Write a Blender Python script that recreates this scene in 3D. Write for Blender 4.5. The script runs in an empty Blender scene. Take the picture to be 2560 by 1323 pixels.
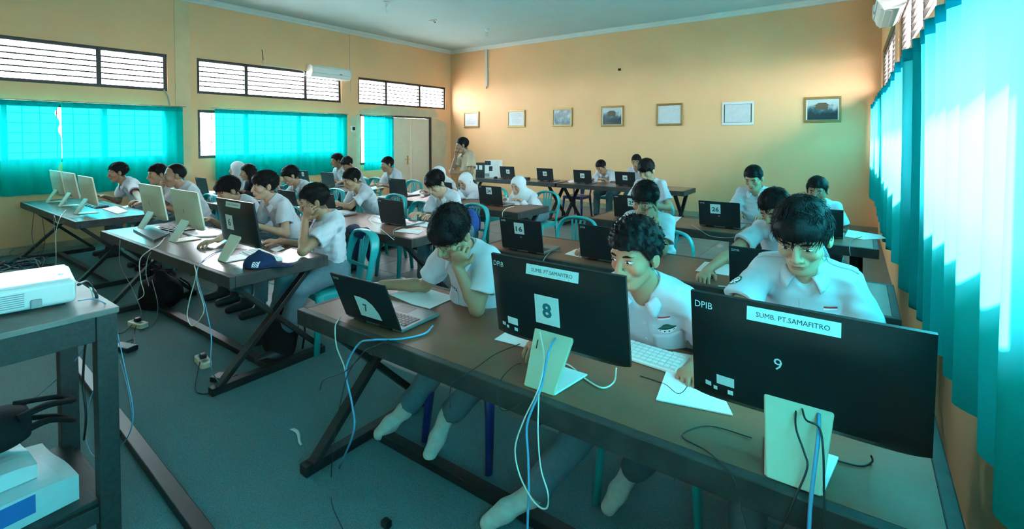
import bpy, bmesh, math, random
import numpy as np
from mathutils import Vector, Matrix
from mathutils.bvhtree import BVHTree

random.seed(7)
S = bpy.context.scene
COL = S.collection
PI = math.pi

# ------------------------------------------------------------------ camera
# a wide phone lens held level at 1.6 m, the lower part of its picture kept (lens shift)
F_PX, CX, HOR, CAM_H = 1210.0, 1280.0, 342.0, 1.6
PITCH = math.radians(1.5)
CY = HOR + F_PX * math.tan(PITCH)
YAW = math.atan((2150 - CX) / F_PX)
_fw = np.array([-math.sin(YAW), math.cos(YAW), 0.0])
_rt = np.array([math.cos(YAW), math.sin(YAW), 0.0])
_f3 = _fw * math.cos(PITCH) - np.array([0, 0, math.sin(PITCH)])
_u3 = _fw * math.sin(PITCH) + np.array([0, 0, math.cos(PITCH)])
CAM = np.array([0.0, 0.0, CAM_H])


def ray(x, y):
    return _f3 + _rt * (x - CX) / F_PX - _u3 * (y - CY) / F_PX


def atz(x, y, z):
    r = ray(x, y)
    return CAM + r * (z - CAM_H) / r[2]


def aty(x, y, Y):
    r = ray(x, y)
    return CAM + r * Y / r[1]


def atx(x, y, X):
    r = ray(x, y)
    return CAM + r * X / r[0]


cam_data = bpy.data.cameras.new('camera')
cam = bpy.data.objects.new('camera', cam_data)
COL.objects.link(cam)
cam.matrix_world = Matrix.Translation(CAM) @ Matrix((_rt, _u3, -_f3)).transposed().to_4x4()
cam_data.sensor_fit = 'HORIZONTAL'
cam_data.sensor_width = 36.0
cam_data.lens = F_PX / 2560 * 36.0
cam_data.shift_x = 0.0
cam_data.shift_y = -(661.5 - CY) / 2560
cam_data.clip_start = 0.05
S.camera = cam

# ------------------------------------------------------------------ light
S.view_settings.view_transform = 'Standard'
S.view_settings.look = 'None'
S.view_settings.gamma = 1.0
S.view_settings.use_curve_mapping = False
S.view_settings.exposure = 0.25

W = bpy.data.worlds.new('world')
S.world = W
W.use_nodes = True
_wn = W.node_tree.nodes
_bg = _wn['Background']
_bg.inputs['Color'].default_value = (0.97, 0.97, 1.0, 1)
_bg.inputs['Strength'].default_value = 48.0

SUN_E, SUN_A = math.radians(44), math.radians(-46)   # sun stands over the right-hand side
sun_data = bpy.data.lights.new('sun', 'SUN')
sun_data.energy = 150.0
sun_data.angle = math.radians(2.0)
sun_data.color = (1.0, 0.96, 0.9)
sun = bpy.data.objects.new('sun', sun_data)
COL.objects.link(sun)
_sd = Vector((math.cos(SUN_E) * math.cos(SUN_A), -math.cos(SUN_E) * math.sin(SUN_A), math.sin(SUN_E)))
sun.rotation_euler = _sd.to_track_quat('Z', 'Y').to_euler()
sun.location = (6, 3, 8)

S.cycles.max_bounces = 10
S.cycles.diffuse_bounces = 6
S.cycles.transmission_bounces = 6
S.cycles.transparent_max_bounces = 12
S.cycles.sample_clamp_indirect = 12.0
S.cycles.use_denoising = True
S.cycles.caustics_reflective = False
S.cycles.caustics_refractive = False

# room measures
XL, YB, ZC = -9.3, 10.0, 3.98
YF = -2.6
RW_A = math.atan(0.09 / 7.6)                     # the right wall runs a hair out of square


def rwx(y):
    return 0.265 + (10 - y) * math.tan(RW_A)


def portal(name, loc, rot, sx, sy):
    d = bpy.data.lights.new(name, 'AREA')
    d.shape = 'RECTANGLE'
    d.size, d.size_y = sx, sy
    d.cycles.is_portal = True
    o = bpy.data.objects.new(name, d)
    COL.objects.link(o)
    o.location, o.rotation_euler = loc, rot
    return o


WIN_Y = [(0.75, 3.19), (3.63, 6.49), (6.94, 9.80)]       # bays of both long walls
for i, (a, b) in enumerate(WIN_Y):
    portal('skylight_clerestory', (XL - 0.16, (a + b) / 2, 2.65), (0, -PI / 2, 0), 0.64, b - a)
    portal('skylight_clerestory', (rwx((a + b) / 2) + 0.18, (a + b) / 2, 2.65), (0, PI / 2, 0), 0.64, b - a)
for a, b in [(-1.9, 3.05), (3.75, 6.49), (6.94, 9.6)]:
    portal('skylight_window', (rwx((a + b) / 2) + 0.18, (a + b) / 2, 1.68), (0, PI / 2, 0), 0.76, b - a)
for a, b in [(0.75, 3.19), (3.63, 6.49), (6.98, 7.86)]:
    portal('skylight_window', (XL - 0.16, (a + b) / 2, 1.65), (0, -PI / 2, 0), 0.9, b - a)


# ------------------------------------------------------------------ helpers
def link(o, parent=None):
    COL.objects.link(o)
    if parent is not None:
        o.parent = parent
    return o


def tag(o, label=None, cat=None, group=None, kind=None):
    if label:
        o['label'] = label
    if cat:
        o['category'] = cat
    if group:
        o['group'] = group
    if kind:
        o['kind'] = kind
    return o


def thing(name, label, cat, loc=(0, 0, 0), rz=0.0, group=None):
    o = bpy.data.objects.new(name, None)
    o.empty_display_size = 0.1
    COL.objects.link(o)
    o.location = loc
    o.rotation_euler = (0, 0, rz)
    return tag(o, label, cat, group)


def copy_tree(o, parent=None):
    c = o.copy()
    COL.objects.link(c)
    if parent is not None:
        c.parent = parent
    for ch in list(o.children):
        copy_tree(ch, c)
    return c


def new_mesh(name, V, Fc, mats, fm=None, smooth=False, col=None):
    me = bpy.data.meshes.new(name)
    V = np.asarray(V, dtype=np.float32).reshape(-1, 3)
    if isinstance(Fc, np.ndarray):
        k = Fc.shape[1]
        n = len(Fc)
        me.vertices.add(len(V))
        me.vertices.foreach_set('co', V.ravel())
        me.loops.add(n * k)
        me.loops.foreach_set('vertex_index', Fc.ravel().astype(np.int32))
        me.polygons.add(n)
        me.polygons.foreach_set('loop_start', np.arange(0, n * k, k, dtype=np.int32))
        me.update(calc_edges=True)
    else:
        me.from_pydata([tuple(v) for v in V], [], Fc)
        me.update()
    if not isinstance(mats, (list, tuple)):
        mats = [mats]
    for m in mats:
        me.materials.append(m)
    if fm is not None:
        me.polygons.foreach_set('material_index', np.asarray(fm, dtype=np.int32))
    if smooth:
        me.polygons.foreach_set('use_smooth', np.ones(len(me.polygons), dtype=bool))
    if col is not None:
        a = me.color_attributes.new('Col', 'FLOAT_COLOR', 'POINT')
        c4 = np.ones((len(V), 4), dtype=np.float32)
        c4[:, :3] = col
        a.data.foreach_set('color', c4.ravel())
    return me


class MB:
    """collects simple shapes into one mesh"""

    def __init__(self):
        self.v, self.f, self.m = [], [], []

    def add(self, V, Fc, mi=0):
        n = len(self.v)
        self.v += [tuple(map(float, p)) for p in V]
        self.f += [tuple(i + n for i in f) for f in Fc]
        self.m += [mi] * len(Fc)
        return self

    def box(self, lo, hi, mi=0, M=None):
        x0, y0, z0 = lo
        x1, y1, z1 = hi
        V = [(x0, y0, z0), (x1, y0, z0), (x1, y1, z0), (x0, y1, z0), (x0, y0, z1), (x1, y0, z1), (x1, y1, z1), (x0, y1, z1)]
        if M is not None:
            V = [tuple(M @ Vector(p)) for p in V]
        return self.add(V, [(3, 2, 1, 0), (4, 5, 6, 7), (0, 1, 5, 4), (1, 2, 6, 5), (2, 3, 7, 6), (3, 0, 4, 7)], mi)

    def bar(self, a, b, w, h, up=(0, 0, 1), mi=0):
        a, b, up = Vector(a), Vector(b), Vector(up)
        d = (b - a)
        L = d.length
        d.normalize()
        s = d.cross(up).normalized()
        u = s.cross(d)
        M = Matrix((s, d, u)).transposed().to_4x4()
        M.translation = a
        return self.box((-w / 2, 0, -h / 2), (w / 2, L, h / 2), mi, M)

    def tube(self, pts, r, n=8, mi=0, cap=True, flat=1.0):
        P = [Vector(p) for p in pts]
        k = len(P)
        R = r if isinstance(r, (list, tuple)) else [r] * k
        T = [(P[min(i + 1, k - 1)] - P[max(i - 1, 0)]).normalized() for i in range(k)]
        ref = Vector((0, 0, 1)) if abs(T[0].z) < 0.9 else Vector((1, 0, 0))
        s = T[0].cross(ref).normalized()
        V, Fc = [], []
        for i in range(k):
            s = (s - T[i] * s.dot(T[i]))
            if s.length < 1e-6:
                s = T[i].orthogonal()
            s.normalize()
            u = T[i].cross(s)
            for j in range(n):
                a = 2 * PI * j / n
                V.append(P[i] + (s * math.cos(a) + u * math.sin(a) * flat) * R[i])
        for i in range(k - 1):
            for j in range(n):
                j2 = (j + 1) % n
                Fc.append((i * n + j, i * n + j2, (i + 1) * n + j2, (i + 1) * n + j))
        if cap:
            Fc.append(tuple(range(n))[::-1])
            Fc.append(tuple((k - 1) * n + j for j in range(n)))
        return self.add(V, Fc, mi)

    def cyl(self, a, b, r, n=16, mi=0, r2=None):
        return self.tube([a, b], [r, r if r2 is None else r2], n, mi)

    def prism(self, poly, d0, d1, M=None, mi=0):
        """polygon (x, y) extruded in local z from d0 to d1"""
        n = len(poly)
        V = [(x, y, d0) for x, y in poly] + [(x, y, d1) for x, y in poly]
        if M is not None:
            V = [tuple(M @ Vector(p)) for p in V]
        Fc = [tuple(range(n))[::-1], tuple(range(n, 2 * n))]
        Fc += [(i, (i + 1) % n, n + (i + 1) % n, n + i) for i in range(n)]
        return self.add(V, Fc, mi)

    def lathe(self, prof, n=20, M=None, mi=0):
        V, Fc = [], []
        k = len(prof)
        for r, z in prof:
            for j in range(n):
                a = 2 * PI * j / n
                V.append((r * math.cos(a), r * math.sin(a), z))
        for i in range(k - 1):
            for j in range(n):
                j2 = (j + 1) % n
                Fc.append((i * n + j, i * n + j2, (i + 1) * n + j2, (i + 1) * n + j))
        Fc.append(tuple(range(n))[::-1])
        Fc.append(tuple((k - 1) * n + j for j in range(n)))
        if M is not None:
            V = [tuple(M @ Vector(p)) for p in V]
        return self.add(V, Fc, mi)

    def grid(self, fn, nu, nv, mi=0, closed_u=False):
        V = [fn(i / (nu - 1), j / (nv - 1)) for j in range(nv) for i in range(nu)]
        Fc = [(j * nu + i, j * nu + i + 1, (j + 1) * nu + i + 1, (j + 1) * nu + i) for j in range(nv - 1) for i in range(nu - 1)]
        return self.add(V, Fc, mi)

    def mesh(self, name, mats, smooth=False):
        return new_mesh(name, self.v, self.f, mats, self.m, smooth)

    def build(self, name, mats, parent=None, smooth=False, bevel=0, seg=2, solid=0):
        o = link(bpy.data.objects.new(name, self.mesh(name, mats, smooth)), parent)
        finish(o, bevel, seg, solid)
        return o


def finish(o, bevel=0, seg=2, solid=0):
    if solid:
        m = o.modifiers.new('solid', 'SOLIDIFY')
        m.thickness = solid
        m.offset = 0
    if bevel:
        m = o.modifiers.new('bevel', 'BEVEL')
        m.width = bevel
        m.segments = seg
        m.limit_method = 'ANGLE'
        m.angle_limit = math.radians(40)
        m.harden_normals = False
    return o


def spline(pts, n=6):
    P = [Vector(p) for p in pts]
    P = [P[0] * 2 - P[1]] + P + [P[-1] * 2 - P[-2]]
    out = []
    for i in range(1, len(P) - 2):
        for k in range(n):
            t = k / n
            a, b, c, d = P[i - 1], P[i], P[i + 1], P[i + 2]
            out.append(0.5 * ((2 * b) + (c - a) * t + (2 * a - 5 * b + 4 * c - d) * t * t + (-a + 3 * b - 3 * c + d) * t ** 3))
    out.append(P[-2])
    return out


# ------------------------------------------------------------------ materials
MAT = {}


def mat(name, color, rough=0.6, metal=0.0, noise=0.0, nscale=20.0, bump=0.0, bscale=60.0, spec=0.5, col2=None, stretch=None, detail=4.0, coat=0.0, sub=0.0):
    m = bpy.data.materials.new(name)
    m.use_nodes = True
    nt = m.node_tree
    b = nt.nodes['Principled BSDF']
    c = (*color, 1)
    b.inputs['Base Color'].default_value = c
    b.inputs['Roughness'].default_value = rough
    b.inputs['Metallic'].default_value = metal
    b.inputs['Specular IOR Level'].default_value = spec
    if coat:
        b.inputs['Coat Weight'].default_value = coat
        b.inputs['Coat Roughness'].default_value = 0.15
    tc = nt.nodes.new('ShaderNodeTexCoord')
    src = tc.outputs['Object']
    if stretch:
        mp = nt.nodes.new('ShaderNodeMapping')
        mp.inputs['Scale'].default_value = stretch
        nt.links.new(src, mp.inputs['Vector'])
        src = mp.outputs['Vector']
    if noise or col2:
        n = nt.nodes.new('ShaderNodeTexNoise')
        n.inputs['Scale'].default_value = nscale
        n.inputs['Detail'].default_value = detail
        nt.links.new(src, n.inputs['Vector'])
        r = nt.nodes.new('ShaderNodeValToRGB')
        r.color_ramp.elements[0].position = 0.3
        r.color_ramp.elements[1].position = 0.7
        c2 = col2 if col2 else tuple(max(0, x * (1 - noise)) for x in color)
        r.color_ramp.elements[0].color = (*c2, 1)
        r.color_ramp.elements[1].color = c
        nt.links.new(n.outputs['Fac'], r.inputs['Fac'])
        nt.links.new(r.outputs['Color'], b.inputs['Base Color'])
    if bump:
        n2 = nt.nodes.new('ShaderNodeTexNoise')
        n2.inputs['Scale'].default_value = bscale
        n2.inputs['Detail'].default_value = 5
        nt.links.new(src, n2.inputs['Vector'])
        bp = nt.nodes.new('ShaderNodeBump')
        bp.inputs['Strength'].default_value = bump
        bp.inputs['Distance'].default_value = 0.01
        nt.links.new(n2.outputs['Fac'], bp.inputs['Height'])
        nt.links.new(bp.outputs['Normal'], b.inputs['Normal'])
    MAT[name] = m
    return m


def curtain_mat(name, color, trans, clear, through=0.55):
    """thin dyed cloth: some light scatters back, most scatters through, a little passes straight through the weave"""
    m = bpy.data.materials.new(name)
    m.use_nodes = True
    nt = m.node_tree
    for n in list(nt.nodes):
        if n.type != 'OUTPUT_MATERIAL':
            nt.nodes.remove(n)
    out = [n for n in nt.nodes if n.type == 'OUTPUT_MATERIAL'][0]
    tc = nt.nodes.new('ShaderNodeTexCoord')
    mp = nt.nodes.new('ShaderNodeMapping')
    mp.inputs['Scale'].default_value = (60, 60, 2)
    nz = nt.nodes.new('ShaderNodeTexNoise')
    nz.inputs['Scale'].default_value = 1.0
    nt.links.new(tc.outputs['Object'], mp.inputs['Vector'])
    nt.links.new(mp.outputs['Vector'], nz.inputs['Vector'])
    rp = nt.nodes.new('ShaderNodeValToRGB')
    rp.color_ramp.elements[0].color = (*[c * 0.85 for c in color], 1)
    rp.color_ramp.elements[1].color = (*color, 1)
    nt.links.new(nz.outputs['Fac'], rp.inputs['Fac'])
    d = nt.nodes.new('ShaderNodeBsdfDiffuse')
    nt.links.new(rp.outputs['Color'], d.inputs['Color'])
    t = nt.nodes.new('ShaderNodeBsdfTranslucent')
    t.inputs['Color'].default_value = (*trans, 1)
    mx = nt.nodes.new('ShaderNodeMixShader')
    mx.inputs[0].default_value = through
    nt.links.new(d.outputs[0], mx.inputs[1])
    nt.links.new(t.outputs[0], mx.inputs[2])
    tr = nt.nodes.new('ShaderNodeBsdfTransparent')
    tr.inputs['Color'].default_value = (*trans, 1)
    mx2 = nt.nodes.new('ShaderNodeMixShader')
    mx2.inputs[0].default_value = clear
    nt.links.new(mx.outputs[0], mx2.inputs[1])
    nt.links.new(tr.outputs[0], mx2.inputs[2])
    nt.links.new(mx2.outputs[0], out.inputs['Surface'])
    MAT[name] = m
    return m


def glass_mat(name, color, rough=0.05, mixf=0.9):
    m = bpy.data.materials.new(name)
    m.use_nodes = True
    nt = m.node_tree
    b = nt.nodes['Principled BSDF']
    b.inputs['Base Color'].default_value = (*color, 1)
    b.inputs['Roughness'].default_value = rough
    tr = nt.nodes.new('ShaderNodeBsdfTransparent')
    tr.inputs['Color'].default_value = (*color, 1)
    mx = nt.nodes.new('ShaderNodeMixShader')
    mx.inputs[0].default_value = mixf
    out = [n for n in nt.nodes if n.type == 'OUTPUT_MATERIAL'][0]
    nt.links.new(b.outputs[0], mx.inputs[1])
    nt.links.new(tr.outputs[0], mx.inputs[2])
    nt.links.new(mx.outputs[0], out.inputs['Surface'])
    MAT[name] = m
    return m


def attr_mat(name, rough=0.5, spec=0.4, bump=0.0, sss=0.0, bscale=220.0):
    m = bpy.data.materials.new(name)
    m.use_nodes = True
    nt = m.node_tree
    b = nt.nodes['Principled BSDF']
    a = nt.nodes.new('ShaderNodeAttribute')
    a.attribute_name = 'Col'
    nt.links.new(a.outputs['Color'], b.inputs['Base Color'])
    b.inputs['Roughness'].default_value = rough
    b.inputs['Specular IOR Level'].default_value = spec
    if bump:
        tc = nt.nodes.new('ShaderNodeTexCoord')
        n2 = nt.nodes.new('ShaderNodeTexNoise')
        n2.inputs['Scale'].default_value = bscale
        nt.links.new(tc.outputs['Object'], n2.inputs['Vector'])
        bp = nt.nodes.new('ShaderNodeBump')
        bp.inputs['Strength'].default_value = bump
        bp.inputs['Distance'].default_value = 0.004
        nt.links.new(n2.outputs['Fac'], bp.inputs['Height'])
        nt.links.new(bp.outputs['Normal'], b.inputs['Normal'])
    MAT[name] = m
    return m


wall_m = mat('wall_paint', (0.84, 0.465, 0.235), 0.75, noise=0.10, nscale=1.3, bump=0.12, bscale=25, col2=(0.78, 0.435, 0.22))
plaster_m = mat('plaster', (0.60, 0.50, 0.34), 0.85, noise=0.18, nscale=5, bump=0.2, bscale=40)
ceil_m = mat('ceiling_paint', (0.46, 0.60, 0.62), 0.8, noise=0.05, nscale=2)
cove_m = mat('cove_plaster', (0.72, 0.74, 0.72), 0.7, noise=0.08, nscale=6)
carpet_m = mat('carpet', (0.17, 0.265, 0.275), 0.95, noise=0.35, nscale=160, bump=0.6, bscale=300, spec=0.1)
tile_m = mat('floor_tile', (0.19, 0.195, 0.19), 0.5, noise=0.2, nscale=4, col2=(0.15, 0.155, 0.15))
grout_m = mat('grout', (0.12, 0.12, 0.12), 0.9)
darkwood_m = mat('dark_frame_wood', (0.035, 0.022, 0.016), 0.5, noise=0.4, nscale=30, stretch=(1, 1, 6))
pane_m = glass_mat('window_glass', (0.96, 0.98, 1.0))
bladeglass_m = mat('louver_blade', (0.16, 0.14, 0.13), 0.35, noise=0.5, nscale=9)
doorpaint_m = mat('door_paint', (0.72, 0.62, 0.48), 0.5, noise=0.06, nscale=3)
brass_m = mat('brass', (0.5, 0.36, 0.14), 0.35, metal=0.9)
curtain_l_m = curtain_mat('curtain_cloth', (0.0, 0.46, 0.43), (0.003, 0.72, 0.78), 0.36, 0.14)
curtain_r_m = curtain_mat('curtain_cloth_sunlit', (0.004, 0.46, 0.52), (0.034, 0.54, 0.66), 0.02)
white_m = mat('white_plastic', (0.80, 0.80, 0.78), 0.4, noise=0.03, nscale=10)
outside_m = mat('outside_ground', (0.42, 0.40, 0.36), 0.9, noise=0.2, nscale=0.6)


# ------------------------------------------------------------------ the room
def wall_with_holes(name, place, lo, hi, holes, mat_, thick=0.15):
    """place(u, w, z) -> world; u along the wall, w through it (0 = room face, thick = outside), z up"""
    us = sorted({lo[0], hi[0]} | {h[0] for h in holes} | {h[1] for h in holes})
    zs = sorted({lo[1], hi[1]} | {h[2] for h in holes} | {h[3] for h in holes})
    mb = MB()
    nu, nz = len(us) - 1, len(zs) - 1
    solid = [[not any(h[0] <= (us[i] + us[i + 1]) / 2 <= h[1] and h[2] <= (zs[j] + zs[j + 1]) / 2 <= h[3] for h in holes) for j in range(nz)] for i in range(nu)]
    V, Fc = [], []
    idx = {}

    def vid(i, j, k):
        if (i, j, k) not in idx:
            idx[(i, j, k)] = len(V)
            V.append(place(us[i], k * thick, zs[j]))
        return idx[(i, j, k)]
    for i in range(nu):
        for j in range(nz):
            if not solid[i][j]:
                continue
            Fc.append((vid(i, j, 0), vid(i + 1, j, 0), vid(i + 1, j + 1, 0), vid(i, j + 1, 0)))
            Fc.append((vid(i, j, 1), vid(i, j + 1, 1), vid(i + 1, j + 1, 1), vid(i + 1, j, 1)))
            for di, dj, e in ((-1, 0, ((i, j), (i, j + 1))), (1, 0, ((i + 1, j), (i + 1, j + 1))), (0, -1, ((i, j), (i + 1, j))), (0, 1, ((i, j + 1), (i + 1, j + 1)))):
                a, b = i + di, j + dj
                if 0 <= a < nu and 0 <= b < nz and solid[a][b]:
                    continue
                (p, q), (r, s) = e
                Fc.append((vid(p, q, 0), vid(r, s, 0), vid(r, s, 1), vid(p, q, 1)))
    mb.add(V, Fc)
    o = mb.build(name, mat_)
    bm = bmesh.new()
    bm.from_mesh(o.data)
    bmesh.ops.recalc_face_normals(bm, faces=bm.faces)
    bm.to_mesh(o.data)
    bm.free()
    o['kind'] = 'structure'
    return o


def placeL(u, w, z):
    return (XL - w, u, z)


def placeR(u, w, z):
    return (rwx(u) + w, u, z)


CL0, CL1 = 2.35, 2.96                     # clerestory band
holesL = [(a, b, CL0, CL1) for a, b in WIN_Y] + [(0.75, 3.19, 1.24, 2.07), (3.63, 6.49, 1.22, 2.07), (6.97, 9.23, 0.0, 2.12)]
holesR = [(a, b, CL0, CL1) for a, b in WIN_Y] + [(-1.9, 3.05, 1.32, 2.04), (3.75, 6.49, 1.32, 2.04), (6.94, 9.6, 1.32, 2.04)]
wall_left = wall_with_holes('wall_left', placeL, (YF, 0), (YB, ZC), holesL, wall_m)
wall_right = wall_with_holes('wall_right', placeR, (YF, 0), (YB, ZC), holesR, wall_m)
mb = MB()
mb.box((XL - 0.15, YB, 0), (rwx(10) + 0.15, YB + 0.15, ZC))
tag(mb.build('wall_back', wall_m), kind='structure')
mb = MB()
mb.box((XL - 0.15, YF - 0.15, 0), (rwx(YF) + 0.15, YF, ZC))
tag(mb.build('wall_front', wall_m), kind='structure')
mb = MB()
mb.box((XL - 0.15, YF - 0.15, ZC), (0.6, YB + 0.15, ZC + 0.1))
tag(mb.build('ceiling', ceil_m), kind='structure')

# floor: slab, square tiles with sunk joints behind, carpet in front
mb = MB()
mb.box((XL - 0.15, YF - 0.15, -0.1), (0.6, YB + 0.15, -0.004))
floor = tag(mb.build('floor', grout_m), kind='structure')
CARPET_Y = 2.22
tile_s = 0.52
tm = None
rnd = random.Random(3)
nx = math.ceil((0.36 - XL) / tile_s)
ny = math.ceil((YB - CARPET_Y) / tile_s)
g = 0.003
mb = MB()
mb.box((g, g, -0.004), (tile_s - g, tile_s - g, 0.0))
tile_me = mb.mesh('tile', tile_m)
for i in range(nx):
    for j in range(ny):
        o = bpy.data.objects.new('tile', tile_me)
        o.location = (0.36 - (i + 1) * tile_s, YB - (j + 1) * tile_s, rnd.uniform(-0.0006, 0.0004))
        link(o, floor)
mb = MB()
mb.box((XL + 0.02, YF + 0.02, -0.003), (rwx(0) - 0.02, 0.3, 0.006))
mb.box((XL + 0.02, 0.302, -0.003), (rwx(0) - 0.02, CARPET_Y, 0.005))
carp = mb.build('carpet', carpet_m)
tag(carp, 'grey green fitted carpet over the front half of the floor', 'carpet')

# cove moulding along the ceiling
cove_prof = [(0, 0), (0.10, 0), (0.10, -0.015), (0.085, -0.02), (0.065, -0.04), (0.035, -0.055), (0.02, -0.075), (0.018, -0.09), (0, -0.09)]


def cove(name, a, b, inward):
    a, b, n = Vector(a), Vector(b), Vector(inward)
    mb = MB()
    k = len(cove_prof)
    V = [p + n * u + Vector((0, 0, v)) for p in (a, b) for u, v in cove_prof]
    Fc = [(i, (i + 1) % k, k + (i + 1) % k, k + i) for i in range(k)] + [tuple(range(k)), tuple(range(k, 2 * k))[::-1]]
    mb.add(V, Fc)
    return tag(mb.build(name, cove_m), kind='structure')


cove('trim_1', (XL, YF, ZC), (XL, YB, ZC), (1, 0, 0))
cove('trim_2', (XL, YB, ZC), (rwx(10), YB, ZC), (0, -1, 0))
cove('trim_3', (rwx(YB), YB, ZC), (rwx(YF), YF, ZC), (-1, 0, 0))

# flush pillars between the bays (slightly proud, paler)
pillar_m = mat('pillar_paint', (0.78, 0.52, 0.29), 0.75, noise=0.16, nscale=3, bump=0.15, bscale=30)
mb = MB()
mb.box((XL - 0.01, 3.30, 0), (XL + 0.012, 3.52, ZC - 0.09))
tag(mb.build('trim_4', pillar_m), kind='structure')
mb = MB()
mb.box((rwx(3.4) - 0.012, 3.25, 0), (rwx(3.4) + 0.05, 3.55, ZC - 0.09))
tag(mb.build('trim_5', pillar_m), kind='structure')
# baseboard left: a pale painted plinth
base_m = mat('baseboard_paint', (0.42, 0.36, 0.24), 0.7, noise=0.3, nscale=5)
mb = MB()
mb.box((XL, YF, 0), (XL + 0.012, 6.97, 0.10))
tag(mb.build('baseboard_left', base_m), kind='structure')
mb = MB()
mb.box((XL, YB - 0.012, 0), (rwx(10), YB, 0.10))
tag(mb.build('baseboard_back', base_m), kind='structure')

# re-plastered patch round the door: an uneven skin of bare plaster
def patch_top(y):
    return 2.36 + 0.05 * math.sin(y * 4.1) + 0.02 * math.sin(y * 11)


pts = [(6.62, 0.0)]
for i in range(14):
    t = i / 13
    z = 0.15 + 1.85 * t
    pts.append((6.66 + 0.06 * math.sin(t * 9) + 0.02 * math.sin(t * 23), z))
for i in range(20):
    t = i / 19
    y = 6.80 + 2.85 * t
    pts.append((y, patch_top(y) - 0.30 * max(0, (abs(t - 0.5) * 2) ** 6)))
for i in range(12):
    t = i / 11
    pts.append((9.80 + 0.05 * math.sin(t * 8), 2.0 - 1.85 * t))
pts.append((9.82, 0.0))
# the skin goes round the door opening: split at the opening
M = Matrix(((0, 0, 1, XL), (1, 0, 0, 0), (0, 1, 0, 0), (0, 0, 0, 1)))
left = [p for p in pts[:15] if p[0] < 6.95] + [(6.95, 2.12), (6.95, 0.0)]
left = left[::-1]
right = [(9.25, 0.0), (9.25, 2.12)] + [p for p in pts[-13:]]
mb = MB()
mb.prism(left[::-1], 0.0, 0.004, M)
mb.prism(right[::-1], 0.0, 0.004, M)
ups = [(y, z) for y, z in pts[15:-13]]
for (y0, z0), (y1, z1) in zip(ups[:-1], ups[1:]):
    if z0 > 2.13 and z1 > 2.13:
        mb.prism([(y0, 2.12), (y1, 2.12), (y1, min(z1, CL0 - 0.01)), (y0, min(z0, CL0 - 0.01))], 0.0, 0.004, M)
pl = mb.build('plaster_patch', plaster_m)
pl.parent = wall_left


# windows -------------------------------------------------------------
def window(name, place, y0, y1, z0, z1, mull, bars=0, blades=None, grille=0, fr=0.05, deep=(0.03, 0.11)):
    """frame with mullions, sill bars, panes; place maps (along, through, up)"""
    root = bpy.data.objects.new(name, None)
    COL.objects.link(root)
    root['kind'] = 'structure'

    def bx(m, a0, a1, w0, w1, b0, b1):
        V = [place(a, w, z) for z in (b0, b1) for w in (w0, w1) for a in (a0, a1)]
        m.add(V, [(0, 1, 3, 2), (4, 6, 7, 5), (0, 4, 5, 1), (2, 3, 7, 6), (0, 2, 6, 4), (1, 5, 7, 3)])
    m = MB()
    w0, w1 = deep
    bx(m, y0, y1, w0, w1, z0, z0 + fr)
    bx(m, y0, y1, w0, w1, z1 - fr, z1)
    bx(m, y0, y0 + fr, w0, w1, z0 + fr, z1 - fr)
    bx(m, y1 - fr, y1, w0, w1, z0 + fr, z1 - fr)
    m.build('window_frame', darkwood_m, root)
    ed = [y0 + fr] + list(mull) + [y1 - fr]
    for q in mull:
        m = MB()
        bx(m, q - 0.03, q + 0.03, w0, w1, z0 + fr, z1 - fr)
        m.build('mullion', darkwood_m, root)
    for a, b in zip(ed[:-1], ed[1:]):
        m = MB()
        bx(m, a + (0.03 if a > y0 + fr else 0), b - (0.03 if b < y1 - fr else 0), 0.085, 0.089, z0 + fr, z1 - fr)
        m.build('pane', pane_m, root)
        for k in range(bars):
            z = z0 + fr + (z1 - z0 - 2 * fr) * (k + 1) / (bars + 1)
            m = MB()
            if blades:
                V = [place(u, w, zz) for w, zz in ((0.025, z - 0.018), (0.085, z + 0.018), (0.087, z + 0.014), (0.027, z - 0.022)) for u in (a, b)]
                m.add(V, [(0, 1, 3, 2), (2, 3, 5, 4), (4, 5, 7, 6), (6, 7, 1, 0), (0, 2, 4, 6), (1, 7, 5, 3)])
                m.build('louver_blade', bladeglass_m, root)
            else:
                bx(m, a, b, 0.05, 0.066, z - 0.0105, z + 0.0105)
                m.build('slat', darkwood_m, root)
        if grille:
            n = max(2, int((b - a) / grille))
            for k in range(1, n):
                u = a + (b - a) * k / n
                m = MB()
                bx(m, u - 0.005, u + 0.005, 0.068, 0.078, z0 + fr, z1 - fr)
                m.build('grille_bar', darkwood_m, root)
            for k in range(1, 6):
                z = z0 + (z1 - z0) * k / 6
                m = MB()
                bx(m, a, b, 0.068, 0.078, z - 0.005, z + 0.005)
                m.build('grille_bar', darkwood_m, root)
    return root


window('window_1', placeL, 0.75, 3.19, CL0, CL1, [2.31], bars=5)
window('window_2', placeL, 3.63, 6.49, CL0, CL1, [4.47, 5.66], bars=5)
window('window_3', placeL, 6.94, 9.80, CL0, CL1, [7.76, 8.86], bars=5)
window('window_4', placeL, 0.75, 3.19, 1.24, 2.07, [1.30, 2.37], grille=0.17)
window('window_5', placeL, 3.63, 6.49, 1.22, 2.07, [4.47, 5.53], grille=0.17)
window('window_6', placeL, 6.97, 7.84, 0.95, 2.12, [], grille=0.2)
window('window_7', placeR, 0.75, 3.19, CL0, CL1, [1.5], bars=7, blades=True)
window('window_8', placeR, 3.63, 6.49, CL0, CL1, [4.6, 5.5], bars=7, blades=True)
window('window_9', placeR, 6.94, 9.80, CL0, CL1, [7.9, 8.85], bars=7, blades=True)
window('window_10', placeR, -1.9, 3.05, 1.32, 2.04, [-0.2, 1.5])
window('window_11', placeR, 3.75, 6.49, 1.32, 2.04, [5.1])
window('window_12', placeR, 6.94, 9.6, 1.32, 2.04, [8.3])
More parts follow.
